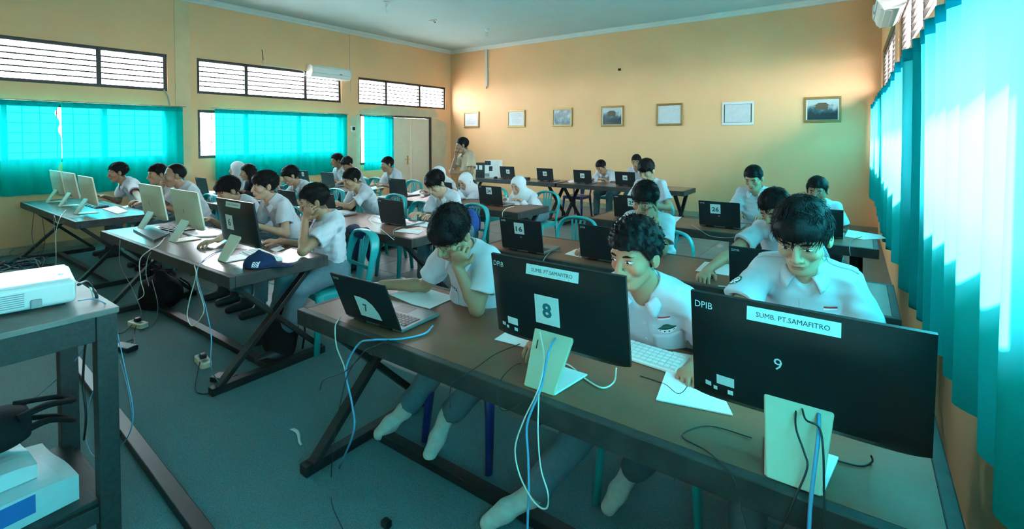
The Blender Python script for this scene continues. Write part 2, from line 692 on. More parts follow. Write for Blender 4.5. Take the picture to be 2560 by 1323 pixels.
# below the small door-side window: a plank panel; then the double door
mb = MB()
mb.box((XL - 0.10, 6.97, 0.0), (XL - 0.03, 7.84, 0.95))
tag(mb.build('trim_6', wall_m), kind='structure')
door = bpy.data.objects.new('door_1', None)
COL.objects.link(door)
door['kind'] = 'structure'
m = MB()
m.box((XL - 0.12, 7.84, 0), (XL + 0.012, 7.89, 2.12))
m.box((XL - 0.12, 9.19, 0), (XL + 0.012, 9.235, 2.12))
m.box((XL - 0.12, 7.89, 2.075), (XL + 0.012, 9.19, 2.12))
m.build('door_frame', darkwood_m, door)
for a, b in ((7.893, 8.535), (8.541, 9.187)):
    m = MB()
    m.box((XL - 0.07, a, 0.01), (XL - 0.03, b, 2.07))
    o = m.build('door_leaf', doorpaint_m, door, bevel=0.003)
    for k, (z0, z1) in enumerate(((0.12, 0.62), (0.70, 1.34), (1.42, 1.98))):
        m = MB()
        m.box((XL - 0.031, a + 0.05, z0), (XL - 0.022, b - 0.05, z1))
        m.build('door_panel', doorpaint_m, door, bevel=0.004)
m = MB()
m.box((XL - 0.03, 8.40, 0.90), (XL - 0.018, 8.45, 1.12))
m.cyl((XL - 0.02, 8.425, 1.03), (XL + 0.03, 8.425, 1.03), 0.01, 10)
m.bar((XL + 0.03, 8.43, 1.03), (XL + 0.03, 8.30, 1.03), 0.018, 0.018)
m.build('door_handle', brass_m, door, bevel=0.002)


# curtains ------------------------------------------------------------
def curtain(name, label, place, y0, y1, ztop, zbot, m, pitch=0.16, amp=0.035, off=0.10, seed=1, gather=None, hem=0.03):
    """place(u, -inward, z); a pleated cloth hung from a rod"""
    root = thing(name, label, 'curtain', place(y0, -off, zbot))
    r = random.Random(seed)
    n = max(24, int((y1 - y0) / 0.018))
    nz = 26
    ph = [r.uniform(0, 6.28) for _ in range(4)]
    k1 = 2 * PI / pitch

    def pt(u, v):
        y = y0 + (y1 - y0) * u
        # pleats are tight at the heading, wander lower down
        w = 0.35 + 0.65 * v
        d = amp * (0.55 * math.sin(k1 * y + ph[0] + 0.5 * math.sin(2.1 * y + ph[1]) * v) + 0.30 * math.sin(k1 * 0.47 * y + ph[2] + 0.4 * v) * w + 0.2 * math.sin(k1 * 2.1 * y + ph[3]) * (1 - v) ** 2)
        zz = ztop + (zbot - ztop) * v
        if v > 0.97:
            zz += hem * math.sin(1.7 * y + ph[1]) * 0.6
        yy = y
        if gather:
            yy = gather(y, v)
        w_ = Vector(place(yy, -(off + d), zz))
        return (w_.x - root.location.x, w_.y - root.location.y, w_.z - root.location.z)
    mb = MB()
    mb.grid(pt, n, nz)
    mb.build('cloth', m, root, smooth=True)
    # heading tape and hem: doubled cloth
    mb = MB()
    mb.grid(lambda u, v: pt(u, v * 0.05), n, 3)
    o = mb.build('heading', m, root, smooth=True, solid=0.006)
    mb = MB()
    a, b = Vector(place(y0 - 0.06, -off + 0.01, ztop + 0.012)), Vector(place(y1 + 0.06, -off + 0.01, ztop + 0.012))
    mb.tube([a - root.location, b - root.location], 0.007, 8)
    mb.build('curtain_rod', MAT['rod_metal'], root, smooth=True)
    for yy in (y0 + 0.04, y1 - 0.04):
        mb = MB()
        p_, q_ = Vector(place(yy, 0.001, ztop + 0.012)), Vector(place(yy, -off + 0.005, ztop + 0.012))
        mb.bar(p_ - root.location, q_ - root.location, 0.014, 0.014)
        mb.build('rod_bracket', MAT['rod_metal'], root)
    return root


mat('rod_metal', (0.35, 0.33, 0.28), 0.4, metal=0.7)


def gap1(y, v):
    return y


# left wall, first bay: two cloths that do not quite meet
def gatherA(y, v):
    # right edge of the first cloth pulls back a little near its top and near its lower third
    e = max(0, (y - 1.1) / 0.70)
    return y - e ** 3 * (0.055 * math.exp(-((v - 0.12) / 0.07) ** 2) + 0.03 * math.exp(-((v - 0.3) / 0.05) ** 2) + 0.04 * math.exp(-((v - 0.72) / 0.05) ** 2))


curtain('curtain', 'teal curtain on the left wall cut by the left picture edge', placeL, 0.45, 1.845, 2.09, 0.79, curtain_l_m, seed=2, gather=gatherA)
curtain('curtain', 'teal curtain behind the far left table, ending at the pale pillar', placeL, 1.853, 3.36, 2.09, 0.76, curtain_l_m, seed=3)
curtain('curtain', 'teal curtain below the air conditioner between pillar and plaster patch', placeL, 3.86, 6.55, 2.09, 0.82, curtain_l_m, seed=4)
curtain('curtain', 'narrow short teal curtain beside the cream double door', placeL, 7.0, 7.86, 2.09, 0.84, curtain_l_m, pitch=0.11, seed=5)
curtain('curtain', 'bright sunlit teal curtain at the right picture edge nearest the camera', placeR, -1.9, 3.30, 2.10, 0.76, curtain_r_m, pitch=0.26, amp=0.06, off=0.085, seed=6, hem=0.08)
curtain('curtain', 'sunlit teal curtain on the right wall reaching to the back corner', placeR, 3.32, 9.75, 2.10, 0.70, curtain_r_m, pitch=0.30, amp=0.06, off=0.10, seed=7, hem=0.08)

# outside: ground to look onto, and an added right-hand eave shaped to block sun
mb = MB()
mb.box((-60, -60, -0.5), (60, 60, -0.35))
gnd = tag(mb.build('trim_7', outside_m), kind='structure')
mb = MB()
mb.box((rwx(0) + 0.16, YF - 2, 3.05), (rwx(0) + 0.85, YB + 2, 3.12))
tag(mb.build('trim_8', darkwood_m), kind='structure')


# ------------------------------------------------------------------ lettering (one evaluated glyph mesh per string)
_TXT = {}


def prep_text(items):
    objs = []
    for s, b in items:
        cu = bpy.data.curves.new('glyphs', 'FONT')
        cu.body = s
        cu.size = 1.0
        cu.align_x, cu.align_y = 'CENTER', 'CENTER'
        cu.offset = b
        cu.resolution_u = 2
        o = bpy.data.objects.new('glyphs', cu)
        COL.objects.link(o)
        objs.append((s, b, o))
    bpy.context.view_layer.update()
    dg = bpy.context.evaluated_depsgraph_get()
    for s, b, o in objs:
        me = o.evaluated_get(dg).to_mesh()
        V = np.array([v.co[:] for v in me.vertices])
        if len(V):
            V[:, :2] -= (V[:, :2].max(0) + V[:, :2].min(0)) / 2
        _TXT[(s, b)] = (V, [tuple(p.vertices) for p in me.polygons])
        o.evaluated_get(dg).to_mesh_clear()
        bpy.data.objects.remove(o)


NUMS = ['6', '7', '8', '9', '10', '15', '16', '24', '25', '26', '27', '28', '29', '30', '31', '14', '22', '23', '32', '33']
prep_text([(n, 0.02) for n in NUMS] + [(n, 0.034) for n in NUMS] + [('DPIB', 0.0), ('9', 0.0), ('SUMB. PT.SAMAFITRO', 0.0), ('L7', 0.0), ('14', 0.0), ('25', 0.0), ('CG', 0.03), ('SMK', 0.01), ('DELL', 0.0)])


def letters(mb, s, b, height, M, mi=0, lift=0.0006, width=None):
    """add the string to mb: local x right, y up, z out of the surface M"""
    V, Fc = _TXT[(s, b)]
    h = V[:, 1].max() - V[:, 1].min()
    k = height / h
    kx = k if width is None else width / (V[:, 0].max() - V[:, 0].min())
    mb.add([M @ Vector((v[0] * kx, v[1] * k, lift)) for v in V], Fc, mi)


def surf(origin, right, up):
    r, u = Vector(right).normalized(), Vector(up).normalized()
    n = r.cross(u)
    M = Matrix((r, u, n)).transposed().to_4x4()
    M.translation = Vector(origin)
    return M


paper_m = mat('paper', (0.84, 0.85, 0.86), 0.7)
label_m = mat('label_paper', (0.80, 0.80, 0.78), 0.6, noise=0.06, nscale=40)
teal_ink_m = mat('teal_ink', (0.02, 0.13, 0.15), 0.6)
black_ink_m = mat('black_ink', (0.02, 0.025, 0.03), 0.6)
chalk_m = mat('white_marker', (0.80, 0.80, 0.80), 0.7)
topwood_m = mat('worn_brown_laminate', (0.27, 0.095, 0.05), 0.42, noise=0.5, nscale=3.5, col2=(0.17, 0.07, 0.042), bump=0.05, bscale=60, spec=0.25)
topwood2_m = mat('worn_grey_brown_laminate', (0.17, 0.115, 0.095), 0.27, noise=0.4, nscale=4, col2=(0.11, 0.07, 0.055), bump=0.03, bscale=60, spec=0.5)
edge_m = mat('dark_table_edge', (0.020, 0.017, 0.015), 0.55, noise=0.5, nscale=14, col2=(0.045, 0.038, 0.033), bump=0.1, bscale=50)
steel_m = mat('dark_painted_steel', (0.018, 0.016, 0.016), 0.45, noise=0.3, nscale=25)
blackpl_m = mat('black_plastic', (0.011, 0.012, 0.013), 0.38, noise=0.2, nscale=50, spec=0.4)
lid_m = mat('laptop_lid', (0.012, 0.014, 0.016), 0.45, noise=0.25, nscale=5, bump=0.03, bscale=300)
greypl_m = mat('grey_laptop_deck', (0.15, 0.15, 0.155), 0.4, metal=0.2)
screen_m = mat('dark_glass', (0.01, 0.012, 0.015), 0.08)
ivory_m = mat('ivory_plastic', (0.60, 0.54, 0.38), 0.42, noise=0.05, nscale=8)
aiowhite_m = mat('aio_white_shell', (0.74, 0.70, 0.55), 0.45, noise=0.04, nscale=8)
teal_pl_m = mat('teal_plastic', (0.015, 0.36, 0.37), 0.33, noise=0.08, nscale=8)
blue_pl_m = mat('navy_plastic', (0.012, 0.03, 0.16), 0.33, noise=0.08, nscale=8)
wire_white_m = mat('white_cable', (0.70, 0.68, 0.60), 0.5)
wire_blue_m = mat('blue_cable', (0.10, 0.32, 0.50), 0.5)
wire_black_m = mat('black_cable', (0.012, 0.012, 0.013), 0.5)
wire_grey_m = mat('grey_cable', (0.26, 0.27, 0.27), 0.5)
TZ = 0.75


# a lit screen: what the students' faces are turned to
def screen_lit(name, color, strength):
    m = bpy.data.materials.new(name)
    m.use_nodes = True
    b = m.node_tree.nodes['Principled BSDF']
    b.inputs['Base Color'].default_value = (0.02, 0.02, 0.02, 1)
    b.inputs['Roughness'].default_value = 0.2
    b.inputs['Emission Color'].default_value = (*color, 1)
    b.inputs['Emission Strength'].default_value = strength
    MAT[name] = m
    return m


lit_m = screen_lit('lit_screen', (0.9, 0.92, 1.0), 1.3)


# ------------------------------------------------------------------ tables
def table(label, x0, x1, y0, y1, top, rz=0.0, group='long crossed-leg computer tables'):
    cx, cy = (x0 + x1) / 2, (y0 + y1) / 2
    L, D = x1 - x0, y1 - y0
    t = thing('computer_table', label, 'table', (cx, cy, 0), rz, group)
    e = 0.035
    m = MB()
    m.box((-L / 2 + e, -D / 2 + e, TZ - 0.022), (L / 2 - e, D / 2 - e, TZ - 0.0005))
    m.build('tabletop', top, t)
    for lo, hi in (((-L / 2, -D / 2), (L / 2, -D / 2 + e)), ((-L / 2, D / 2 - e), (L / 2, D / 2)), ((-L / 2, -D / 2 + e), (-L / 2 + e, D / 2 - e)), ((L / 2 - e, -D / 2 + e), (L / 2, D / 2 - e))):
        m = MB()
        m.box((lo[0], lo[1], TZ - 0.075), (hi[0], hi[1], TZ))
        m.build('edge_board', edge_m, t, bevel=0.004)
    for sx in (-1, 1):
        xx = sx * (L / 2 - 0.14)
        for k, s in enumerate((1, -1)):
            m = MB()
            o_ = 0.017 * s
            m.bar((xx + o_, s * (D / 2 - 0.07), TZ - 0.08), (xx + o_, -s * (D / 2 + 0.02), 0.05), 0.032, 0.055, up=(1, 0, 0))
            m.build('leg', steel_m, t, bevel=0.003)
        m = MB()
        m.box((xx - 0.03, -D / 2 - 0.06, 0.006), (xx + 0.03, D / 2 + 0.04, 0.055))
        m.build('foot_bar', steel_m, t, bevel=0.003)
    m = MB()
    m.box((-L / 2 + 0.14, -0.03, 0.010), (L / 2 - 0.14, 0.03, 0.052))
    m.build('stretcher', steel_m, t, bevel=0.003)
    return t


table('brown computer table nearest the camera holding laptop 7 and monitors 8 and 9', -2.24, 0.20, 1.30, 1.98, topwood_m)
table('computer table with two white monitors, black monitor 6 and a navy cap', -5.56, -3.08, 1.36, 2.03, topwood2_m)
table('far left computer table with three white monitors by the teal curtain', -8.86, -6.34, 1.36, 2.03, topwood2_m)
table('brown computer table holding the laptops labelled 16 and 10', -2.40, 0.17, 2.86, 3.52, topwood_m)
table('computer table in the middle where laptops stand behind the cheek-resting boy', -5.55, -3.00, 2.75, 3.41, topwood_m)
table('dark computer table by the left wall behind the man with a hand at his mouth', -9.05, -6.40, 2.75, 3.41, topwood2_m)
table('brown computer table holding the laptop labelled 26, its end at the right curtain', -2.32, 0.13, 4.55, 5.20, topwood_m)
table('dark computer table holding laptop 24 before the girls in white headscarves', -5.60, -3.08, 4.40, 5.06, topwood_m)
table('dark computer table by the left wall under the air conditioner, two laptops on it', -9.0, -6.45, 4.45, 5.10, topwood2_m)
table('dark table at the back wall holding the white box and laptop 31', -6.85, -4.52, 7.62, 8.28, topwood2_m)
table('dark table at the back wall holding the laptops 29 and 28', -4.48, -2.2, 7.62, 8.28, topwood2_m)


# ------------------------------------------------------------------ laptops
def laptop_parts(tilt=14):
    t = bpy.data.objects.new('laptop', None)
    COL.objects.link(t)
    W2, D, Hh = 0.18, 0.245, 0.235
    m = MB()
    m.box((-W2, 0.0, 0.004), (W2, D, 0.018))
    b = m.build('base', greypl_m, t, bevel=0.004)
    m = MB()
    for r in range(5):
        for c in range(14):
            x = -W2 + 0.022 + c * 0.0226
            y = 0.035 + r * 0.0205
            m.box((x, y, 0.018), (x + 0.019, y + 0.017, 0.0197))
    k = m.build('keyboard', blackpl_m, b)
    k['kind'] = 'stuff'
    m = MB()
    m.box((-0.05, 0.155, 0.018), (0.05, 0.225, 0.0186))
    m.build('touchpad', blackpl_m, b)
    a = math.radians(tilt)
    R = Matrix.Translation((0, 0.0, 0.018)) @ Matrix.Rotation(a, 4, 'X')
    m = MB()
    m.box((-W2, -0.009, 0.0), (W2, 0.0, Hh), M=R)
    lid = m.build('lid', lid_m, t, bevel=0.003)
    m = MB()
    m.box((-W2 + 0.012, 0.0, 0.018), (W2 - 0.012, 0.0008, Hh - 0.012), M=R)
    m.build('screen', lit_m, lid)
    m = MB()
    m.cyl((-0.12, -0.002, 0.012), (-0.05, -0.002, 0.012), 0.009, 10)
    m.build('hinge', blackpl_m, t)
    m = MB()
    m.cyl((0.05, -0.002, 0.012), (0.12, -0.002, 0.012), 0.009, 10)
    m.build('hinge', blackpl_m, t)
    return t, lid, R


def back_surface(R, x, z):
    """a spot on the outside of the lid; its right is +x seen from behind"""
    return R @ surf((x, -0.0092, z), (1, 0, 0), (0, 0, 1))


def laptop(label, x, y, num=None, rz=0.0, tilt=14, lx=0.0, lz=0.165, size=0.075, dpib=True, extra=None, shape=None, group='open black laptops seen from behind'):
    t, lid, R = laptop_parts(tilt)
    t.location = (x, y, TZ + 0.002)
    t.rotation_euler = (0, 0, rz)
    tag(t, label, 'laptop', group)
    if num:
        m = MB()
        M = back_surface(R, lx, lz)
        s = size / 2
        if shape:
            m.prism(shape, 0.0, 0.0006, M)
        else:
            m.prism([(-s, -s), (s, -s), (s, s), (-s, s)], 0.0, 0.0006, M)
        hgt = size * 0.48
        letters(m, num, 0.034, hgt, M @ Matrix.Translation((0, -0.004, 0)), 1, 0.0010, width=size * (0.68 if len(num) > 1 else 0.3))
        m.build('number_label', [label_m, teal_ink_m], lid)
    m = MB()
    if dpib:
        letters(m, 'DPIB', 0.0, 0.012, back_surface(R, -0.145, 0.215), 0, 0.0006, width=0.038)
        m.build('lettering', chalk_m, lid)
    if extra:
        m = MB()
        letters(m, extra[0], 0.0, 0.012, back_surface(R, extra[1], extra[2]), 0, 0.0006)
        m.build('lettering', chalk_m, lid)
    return t


sh7 = [(-0.052, -0.055), (0.085, -0.055), (0.078, -0.018), (0.055, 0.022), (0.022, 0.046), (-0.015, 0.052), (-0.052, 0.052)]
p0, p1 = atz(853, 795, TZ), atz(1009, 842, TZ)
rz7 = math.atan2(p1[1] - p0[1], p1[0] - p0[0])
laptop('open black laptop labelled 7 on the left end of the nearest table', (p0[0] + p1[0]) / 2, (p0[1] + p1[1]) / 2 + 0.015, '7', rz7 - 0.02, 22, -0.005, 0.085, 0.09, True, None, sh7, None)
laptop('black laptop labelled 16 behind the boy who rests his cheek on his fist', -2.0, 2.92, '16', 0.02, 10, -0.01, 0.165, 0.085, True, ('14', 0.0, 0.10))
laptop('black laptop without number label behind the curly-haired boy', -1.39, 3.01, None, 0.0, 10)
laptop('black laptop labelled 10 left of the boy with a long fringe', -0.40, 2.90, '10', 0.0, 10, 0.04, 0.165, 0.105)
laptop('black laptop half hidden behind the boy who leans on his knuckles', -1.90, 4.74, '25', 0.0, 10, 0.02, 0.165, 0.085)
laptop('black laptop labelled 26 on the third table by the right aisle', -1.05, 4.77, '26', 0.0, 10, -0.03, 0.165, 0.09, True, ('25', 0.0, 0.10))
laptop('dark laptop beside the sheet of paper nearest the right curtain', -0.28, 4.82, None, 0.0, 10, dpib=False)
laptop('black laptop labelled 24 before the two girls in white headscarves', -3.66, 4.66, '24', 0.0, 10, -0.01, 0.175, 0.085)
laptop('black laptop of the boy with the fringe bent over his keyboard', -3.62, 3.09, None, 0.0, 10)
laptop('black laptop before the boy reading with his fist raised', -5.22, 2.97, None, 0.0, 12)
laptop('very dark laptop right behind the head of the cheek-resting boy at the table end', -4.62, 3.04, None, 0.0, 10, dpib=False)
laptop('black laptop in the middle of the headscarf girls\' table, furthest left on it', -5.36, 4.68, None, 0.0, 10)
laptop('laptop mostly hidden by the boy with the fringe, by a girl in a white headscarf', -4.50, 4.70, None, 0.0, 10, dpib=False)
laptop('laptop with a small white label by the left wall behind the older man', -8.92, 3.20, '22', 0.0, 10, 0.0, 0.17, 0.07)
laptop('laptop without label by the left wall, left of the long-haired girl', -7.85, 3.13, None, 0.0, 10)
laptop('laptop with a white label left of the two boys under the air conditioner', -8.05, 4.84, '23', 0.0, 10, 0.02, 0.17, 0.07)
laptop('plain laptop left of the boy with neat side-parted hair', -7.30, 4.84, None, 0.0, 10, dpib=False)
laptop('small far laptop labelled 31 beside the white box', -5.78, 7.9, '31', 0.0, 10, 0.02, 0.13, 0.085, False, None, None, 'laptops on the back wall tables')
laptop('small far laptop labelled 30 left of the empty navy chair', -4.86, 7.86, '30', 0.0, 10, 0.0, 0.13, 0.085, False, None, None, 'laptops on the back wall tables')
laptop('small far laptop labelled 29 right of the empty navy chair', -4.06, 7.85, '29', 0.0, 10, 0.0, 0.13, 0.085, False, None, None, 'laptops on the back wall tables')
laptop('small far laptop labelled 28 beside the boy bent over his knees', -3.26, 7.88, '28', 0.0, 10, 0.0, 0.13, 0.085, False, None, None, 'laptops on the back wall tables')


# ------------------------------------------------------------------ all-in-one monitors
def monitor(label, x, y, shell, num=None, samaf=False, chalk=None, rz=0.0, group=None, ports=True, dpib=True):
    t = thing('monitor', label, 'monitor', (x, y, TZ + 0.001), rz, group)
    W2 = 0.268
    tilt = math.radians(9)
    R = Matrix.Translation((0, 0.145, 0.098)) @ Matrix.Rotation(tilt, 4, 'X')
    Hh = 0.315
    black = shell is blackpl_m
    # shell: thin rim, swelling towards the lower middle
    m = MB()
    nu, nv = 25, 15

    def back(u, v):
        xx = -W2 + 2 * W2 * u
        zz = Hh * v
        b = (1 - (2 * u - 1) ** 6) * min(1, v / 0.08) * min(1, (1 - v) / 0.25)
        d = 0.008 + 0.030 * max(0, b) * (1 - 0.35 * v)
        if v == 0:
            zz += 0.012 * (abs(2 * u - 1) ** 8) - 0.006
        return tuple(R @ Vector((xx, -d, zz)))
    m.grid(back, nu, nv)
    nb = len(m.v)
    m.grid(lambda u, v: tuple(R @ Vector((-W2 + 2 * W2 * u, 0.004, Hh * v))), 2, 2)
    # rim between back grid border and the front plane
    bd = [i for i in range(nu)] + [j * nu + nu - 1 for j in range(1, nv)] + [(nv - 1) * nu + i for i in range(nu - 2, -1, -1)] + [j * nu for j in range(nv - 2, 0, -1)]
    fr = []
    for i in bd:
        p = R.inverted() @ Vector(m.v[i])
        fr.append(tuple(R @ Vector((p.x, 0.004, p.z))))
    m.f = m.f[:-1]
    m.m = m.m[:-1]
    m.v = m.v[:nb]
    k = len(bd)
    base = len(m.v)
    m.add(fr, [])
    m.f += [(bd[i], bd[(i + 1) % k], base + (i + 1) % k, base + i)[::-1] for i in range(k)]
    m.m += [0] * k
    m.f.append(tuple(base + i for i in range(k)))
    m.m.append(0)
    panel = m.build('screen_shell', shell, t, smooth=True)
    es = panel.modifiers.new('split', 'EDGE_SPLIT')
    es.split_angle = math.radians(35)
    m = MB()
    m.box((-W2 + 0.008, 0.004, 0.03), (W2 - 0.008, 0.006, Hh - 0.008), M=R)
    m.build('display', lit_m, panel)

    def on(xx, zz):
        # spot on the swollen back, following its slope
        u, v = (xx + W2) / (2 * W2), zz / Hh

        def P(u, v):
            return Vector(back(u, min(max(v, 0.001), 1)))
        du, dv = P(u + 0.02, v) - P(u - 0.02, v), P(u, v + 0.02) - P(u, v - 0.02)
        return surf(P(u, v), du, dv)

    def lab(w, h, xx, zz, name, txt=None, inkm=None, th=None, rot=0.0, b=0.009, parent=panel, tw=None):
        m = MB()
        M = on(xx, zz) @ Matrix.Rotation(rot, 4, 'Z')
        m.prism([(-w / 2, -h / 2), (w / 2, -h / 2), (w / 2, h / 2), (-w / 2, h / 2)], -0.0015, 0.0012, M)
        if txt:
            letters(m, txt, b, th, M, 1, 0.0016, width=tw)
        return m.build(name, [label_m, inkm or teal_ink_m], parent)
    if samaf:
        lab(0.21, 0.036, 0.0 if num else -0.015, 0.285, 'sponsor_label', 'SUMB. PT.SAMAFITRO', black_ink_m, 0.0125, tw=0.165, b=0.0)
    if num:
        lab(0.098, 0.105, -0.02 if num != '6' else -0.06, 0.15 if num != '6' else 0.16, 'number_label', num, teal_ink_m, 0.055, 0.0, tw=0.038, b=0.034)
    if chalk:
        m = MB()
        letters(m, chalk, 0.0, 0.032, on(-0.045, 0.165), 0, 0.0010)
        m.build('lettering', chalk_m, panel)
    if black and dpib:
        m = MB()
        letters(m, 'DPIB', 0.0, 0.018, on(-0.232, 0.282), 0, 0.0010, width=0.048)
        m.build('lettering', chalk_m, panel)
        lab(0.046, 0.026, -0.175, 0.075, 'rating_label')
        lab(0.016, 0.012, -0.222, 0.052, 'rating_label')
        lab(0.010, 0.010, -0.202, 0.046, 'rating_label')
        lab(0.014, 0.012, -0.162, 0.045, 'rating_label')
        # maker's raised word, black on black
        m = MB()
        letters(m, 'SMK', 0.01, 0.022, on(0.0, 0.225), 0, 0.0006, width=0.10)
    if not black:
        m = MB()
        m.prism([(-0.004, -0.02), (0.004, -0.02), (0.004, 0.02), (-0.004, 0.02)], 0, 0.001, on(0.0, 0.15))
        m.build('emblem', wire_grey_m, panel)
    # socket strip
    m = MB()
    for q in range(9):
        m.prism([(-0.006, -0.004), (0.006, -0.004), (0.006, 0.004), (-0.006, 0.004)], 0.0, 0.0012, on(-0.075 + q * 0.022, 0.035))
    o = m.build('socket_row', steel_m, panel)
    o['kind'] = 'stuff'
    # stand: leaning plate and foot
    m = MB()
    w0, w1 = 0.060, 0.082
    A = Vector((0, 0, 0.0))
    B = Vector((0, 0.112, 0.185))
    V = [(-w0, 0.0, 0.0), (w0, 0.0, 0.0), (w1, B.y, B.z), (-w1, B.y, B.z), (-w0, 0.013, 0.0), (w0, 0.013, 0.0), (w1, B.y + 0.012, B.z - 0.006), (-w1, B.y + 0.012, B.z - 0.006)]
    m.add(V, [(0, 1, 2, 3), (7, 6, 5, 4), (0, 4, 5, 1), (1, 5, 6, 2), (2, 6, 7, 3), (3, 7, 4, 0)])
    m.build('stand_plate', ivory_m, t, bevel=0.006, seg=3)
    m = MB()
    m.prism([(-0.062, 0.006), (0.062, 0.006), (0.088, 0.19), (-0.088, 0.19)], 0.0, 0.007)
    m.build('stand_foot', ivory_m if not black else white_m, t, bevel=0.003)
    return t


monitor('black all-in-one monitor labelled 8 on the nearest table', -0.86, 1.345, blackpl_m, '8', True)
monitor('black all-in-one monitor with a hand-written 9, largest in the photo', -0.12, 1.33, blackpl_m, None, True, '9')
monitor('black all-in-one monitor labelled 6 beside the navy cap', -3.52, 1.50, blackpl_m, '6', True, None, 0.0, None, True, False)
monitor('white all-in-one monitor next to the left of black monitor 6', -4.50, 1.55, aiowhite_m)
monitor('white all-in-one monitor at the left end of the table with the navy cap', -5.28, 1.56, aiowhite_m)
monitor('white all-in-one monitor furthest right on the far left table', -6.97, 1.49, aiowhite_m)
monitor('white all-in-one monitor in the middle of the far left table', -7.88, 1.54, aiowhite_m)
monitor('white all-in-one monitor next to the wall on the far left table', -8.50, 1.54, aiowhite_m)


# ------------------------------------------------------------------ plastic chairs
def chair_proto(m_):
    t = bpy.data.objects.new('plastic_chair', None)
    COL.objects.link(t)
    # local: sitter faces -y, seat centre at origin
    m = MB()
    n = 11

    def seat(u, v):
        x, y = -0.205 + 0.41 * u, -0.21 + 0.41 * v
        e = max(abs(2 * u - 1), abs(2 * v - 1))
        z = 0.435 - 0.015 * (1 - (2 * u - 1) ** 2) * (1 - (2 * v - 1) ** 2) - 0.02 * max(0, e - 0.85) / 0.15
        k = 1 - 0.10 * v
        return (x * k, y, z)
    m.grid(seat, n, n)
    o = m.build('seat', m_, t, smooth=True, solid=0.012)
    m = MB()
    for (x0, y0), (x1, y1) in (((-0.2, -0.205), (0.2, -0.205)), ((-0.2, -0.205), (-0.18, 0.19)), ((0.2, -0.205), (0.18, 0.19))):
        m.bar((x0, y0, 0.405), (x1, y1, 0.405), 0.012, 0.055)
    m.build('seat_skirt', m_, t, bevel=0.004)
    for sx in (-1, 1):
        m = MB()
        m.tube([(sx * 0.19, -0.195, 0.43), (sx * 0.20, -0.21, 0.25), (sx * 0.215, -0.235, 0.0)], [0.034, 0.028, 0.022], 8, flat=0.7)
        m.build('leg', m_, t, smooth=True)
        m = MB()
        m.tube([(sx * 0.175, 0.19, 0.43), (sx * 0.18, 0.215, 0.25), (sx * 0.19, 0.255, 0.0)], [0.036, 0.028, 0.022], 8, flat=0.7)
        m.build('leg', m_, t, smooth=True)
    # arched back frame
    m = MB()
    pts = [(-0.175, 0.19, 0.42), (-0.195, 0.215, 0.58), (-0.195, 0.245, 0.70), (-0.15, 0.265, 0.785), (-0.07, 0.27, 0.815), (0, 0.272, 0.82), (0.07, 0.27, 0.815), (0.15, 0.265, 0.785), (0.195, 0.245, 0.70), (0.195, 0.215, 0.58), (0.175, 0.19, 0.42)]
    sp = spline(pts, 4)
    m.tube(sp, [0.028 + 0.022 * max(0, (p.z - 0.6) / 0.22) for p in sp], 10, flat=0.32)
    m.build('back_frame', m_, t, smooth=True)
    for x in (-0.052, -0.018, 0.018, 0.052):
        m = MB()
        m.bar((x * 0.55, 0.20, 0.44), (x * 1.25, 0.27, 0.80), 0.022, 0.010, up=(0, 1, 0))
        m.build('back_slat', m_, t, bevel=0.003)
    m = MB()
    m.bar((-0.18, 0.212, 0.55), (0.18, 0.212, 0.55), 0.010, 0.030)
    m.build('back_rail', m_, t, bevel=0.003)
    return t


_ch = {}


def chair(label, x, y, kind='teal', rz=0.0, group=None):
    m_ = teal_pl_m if kind == 'teal' else blue_pl_m
    if kind not in _ch:
        c = _ch[kind] = chair_proto(m_)
    else:
        c = copy_tree(_ch[kind])
    c.location = (x, y, 0.0055 if y < 2.0 else 0.0015)
    c.rotation_euler = (0, 0, rz)
    for k in ('label', 'category', 'group'):
        if k in c:
            del c[k]
    return tag(c, label, 'chair', group)


chair('empty teal plastic chair behind the laptop labelled 16', -2.16, 3.88, 'teal', 0.12, 'empty plastic chairs')
chair('empty teal plastic chair between the rows, behind the laptop of the bent boy', -4.25, 3.78, 'teal', -0.1, 'empty plastic chairs')
chair('empty navy plastic chair at the back wall between laptops 30 and 29', -4.55, 8.56, 'navy', 0.0, 'empty plastic chairs')
chair('empty teal chair showing only its back left of the cheek-resting boy\'s head', -5.45, 3.9, 'teal', 0.3, 'empty plastic chairs')


# ------------------------------------------------------------------ figures: distance fields turned into one smooth skin
def unit(v):
    v = np.asarray(v, float)
    return v / (np.linalg.norm(v) + 1e-12)


UP = np.array([0, 0, 1.0])


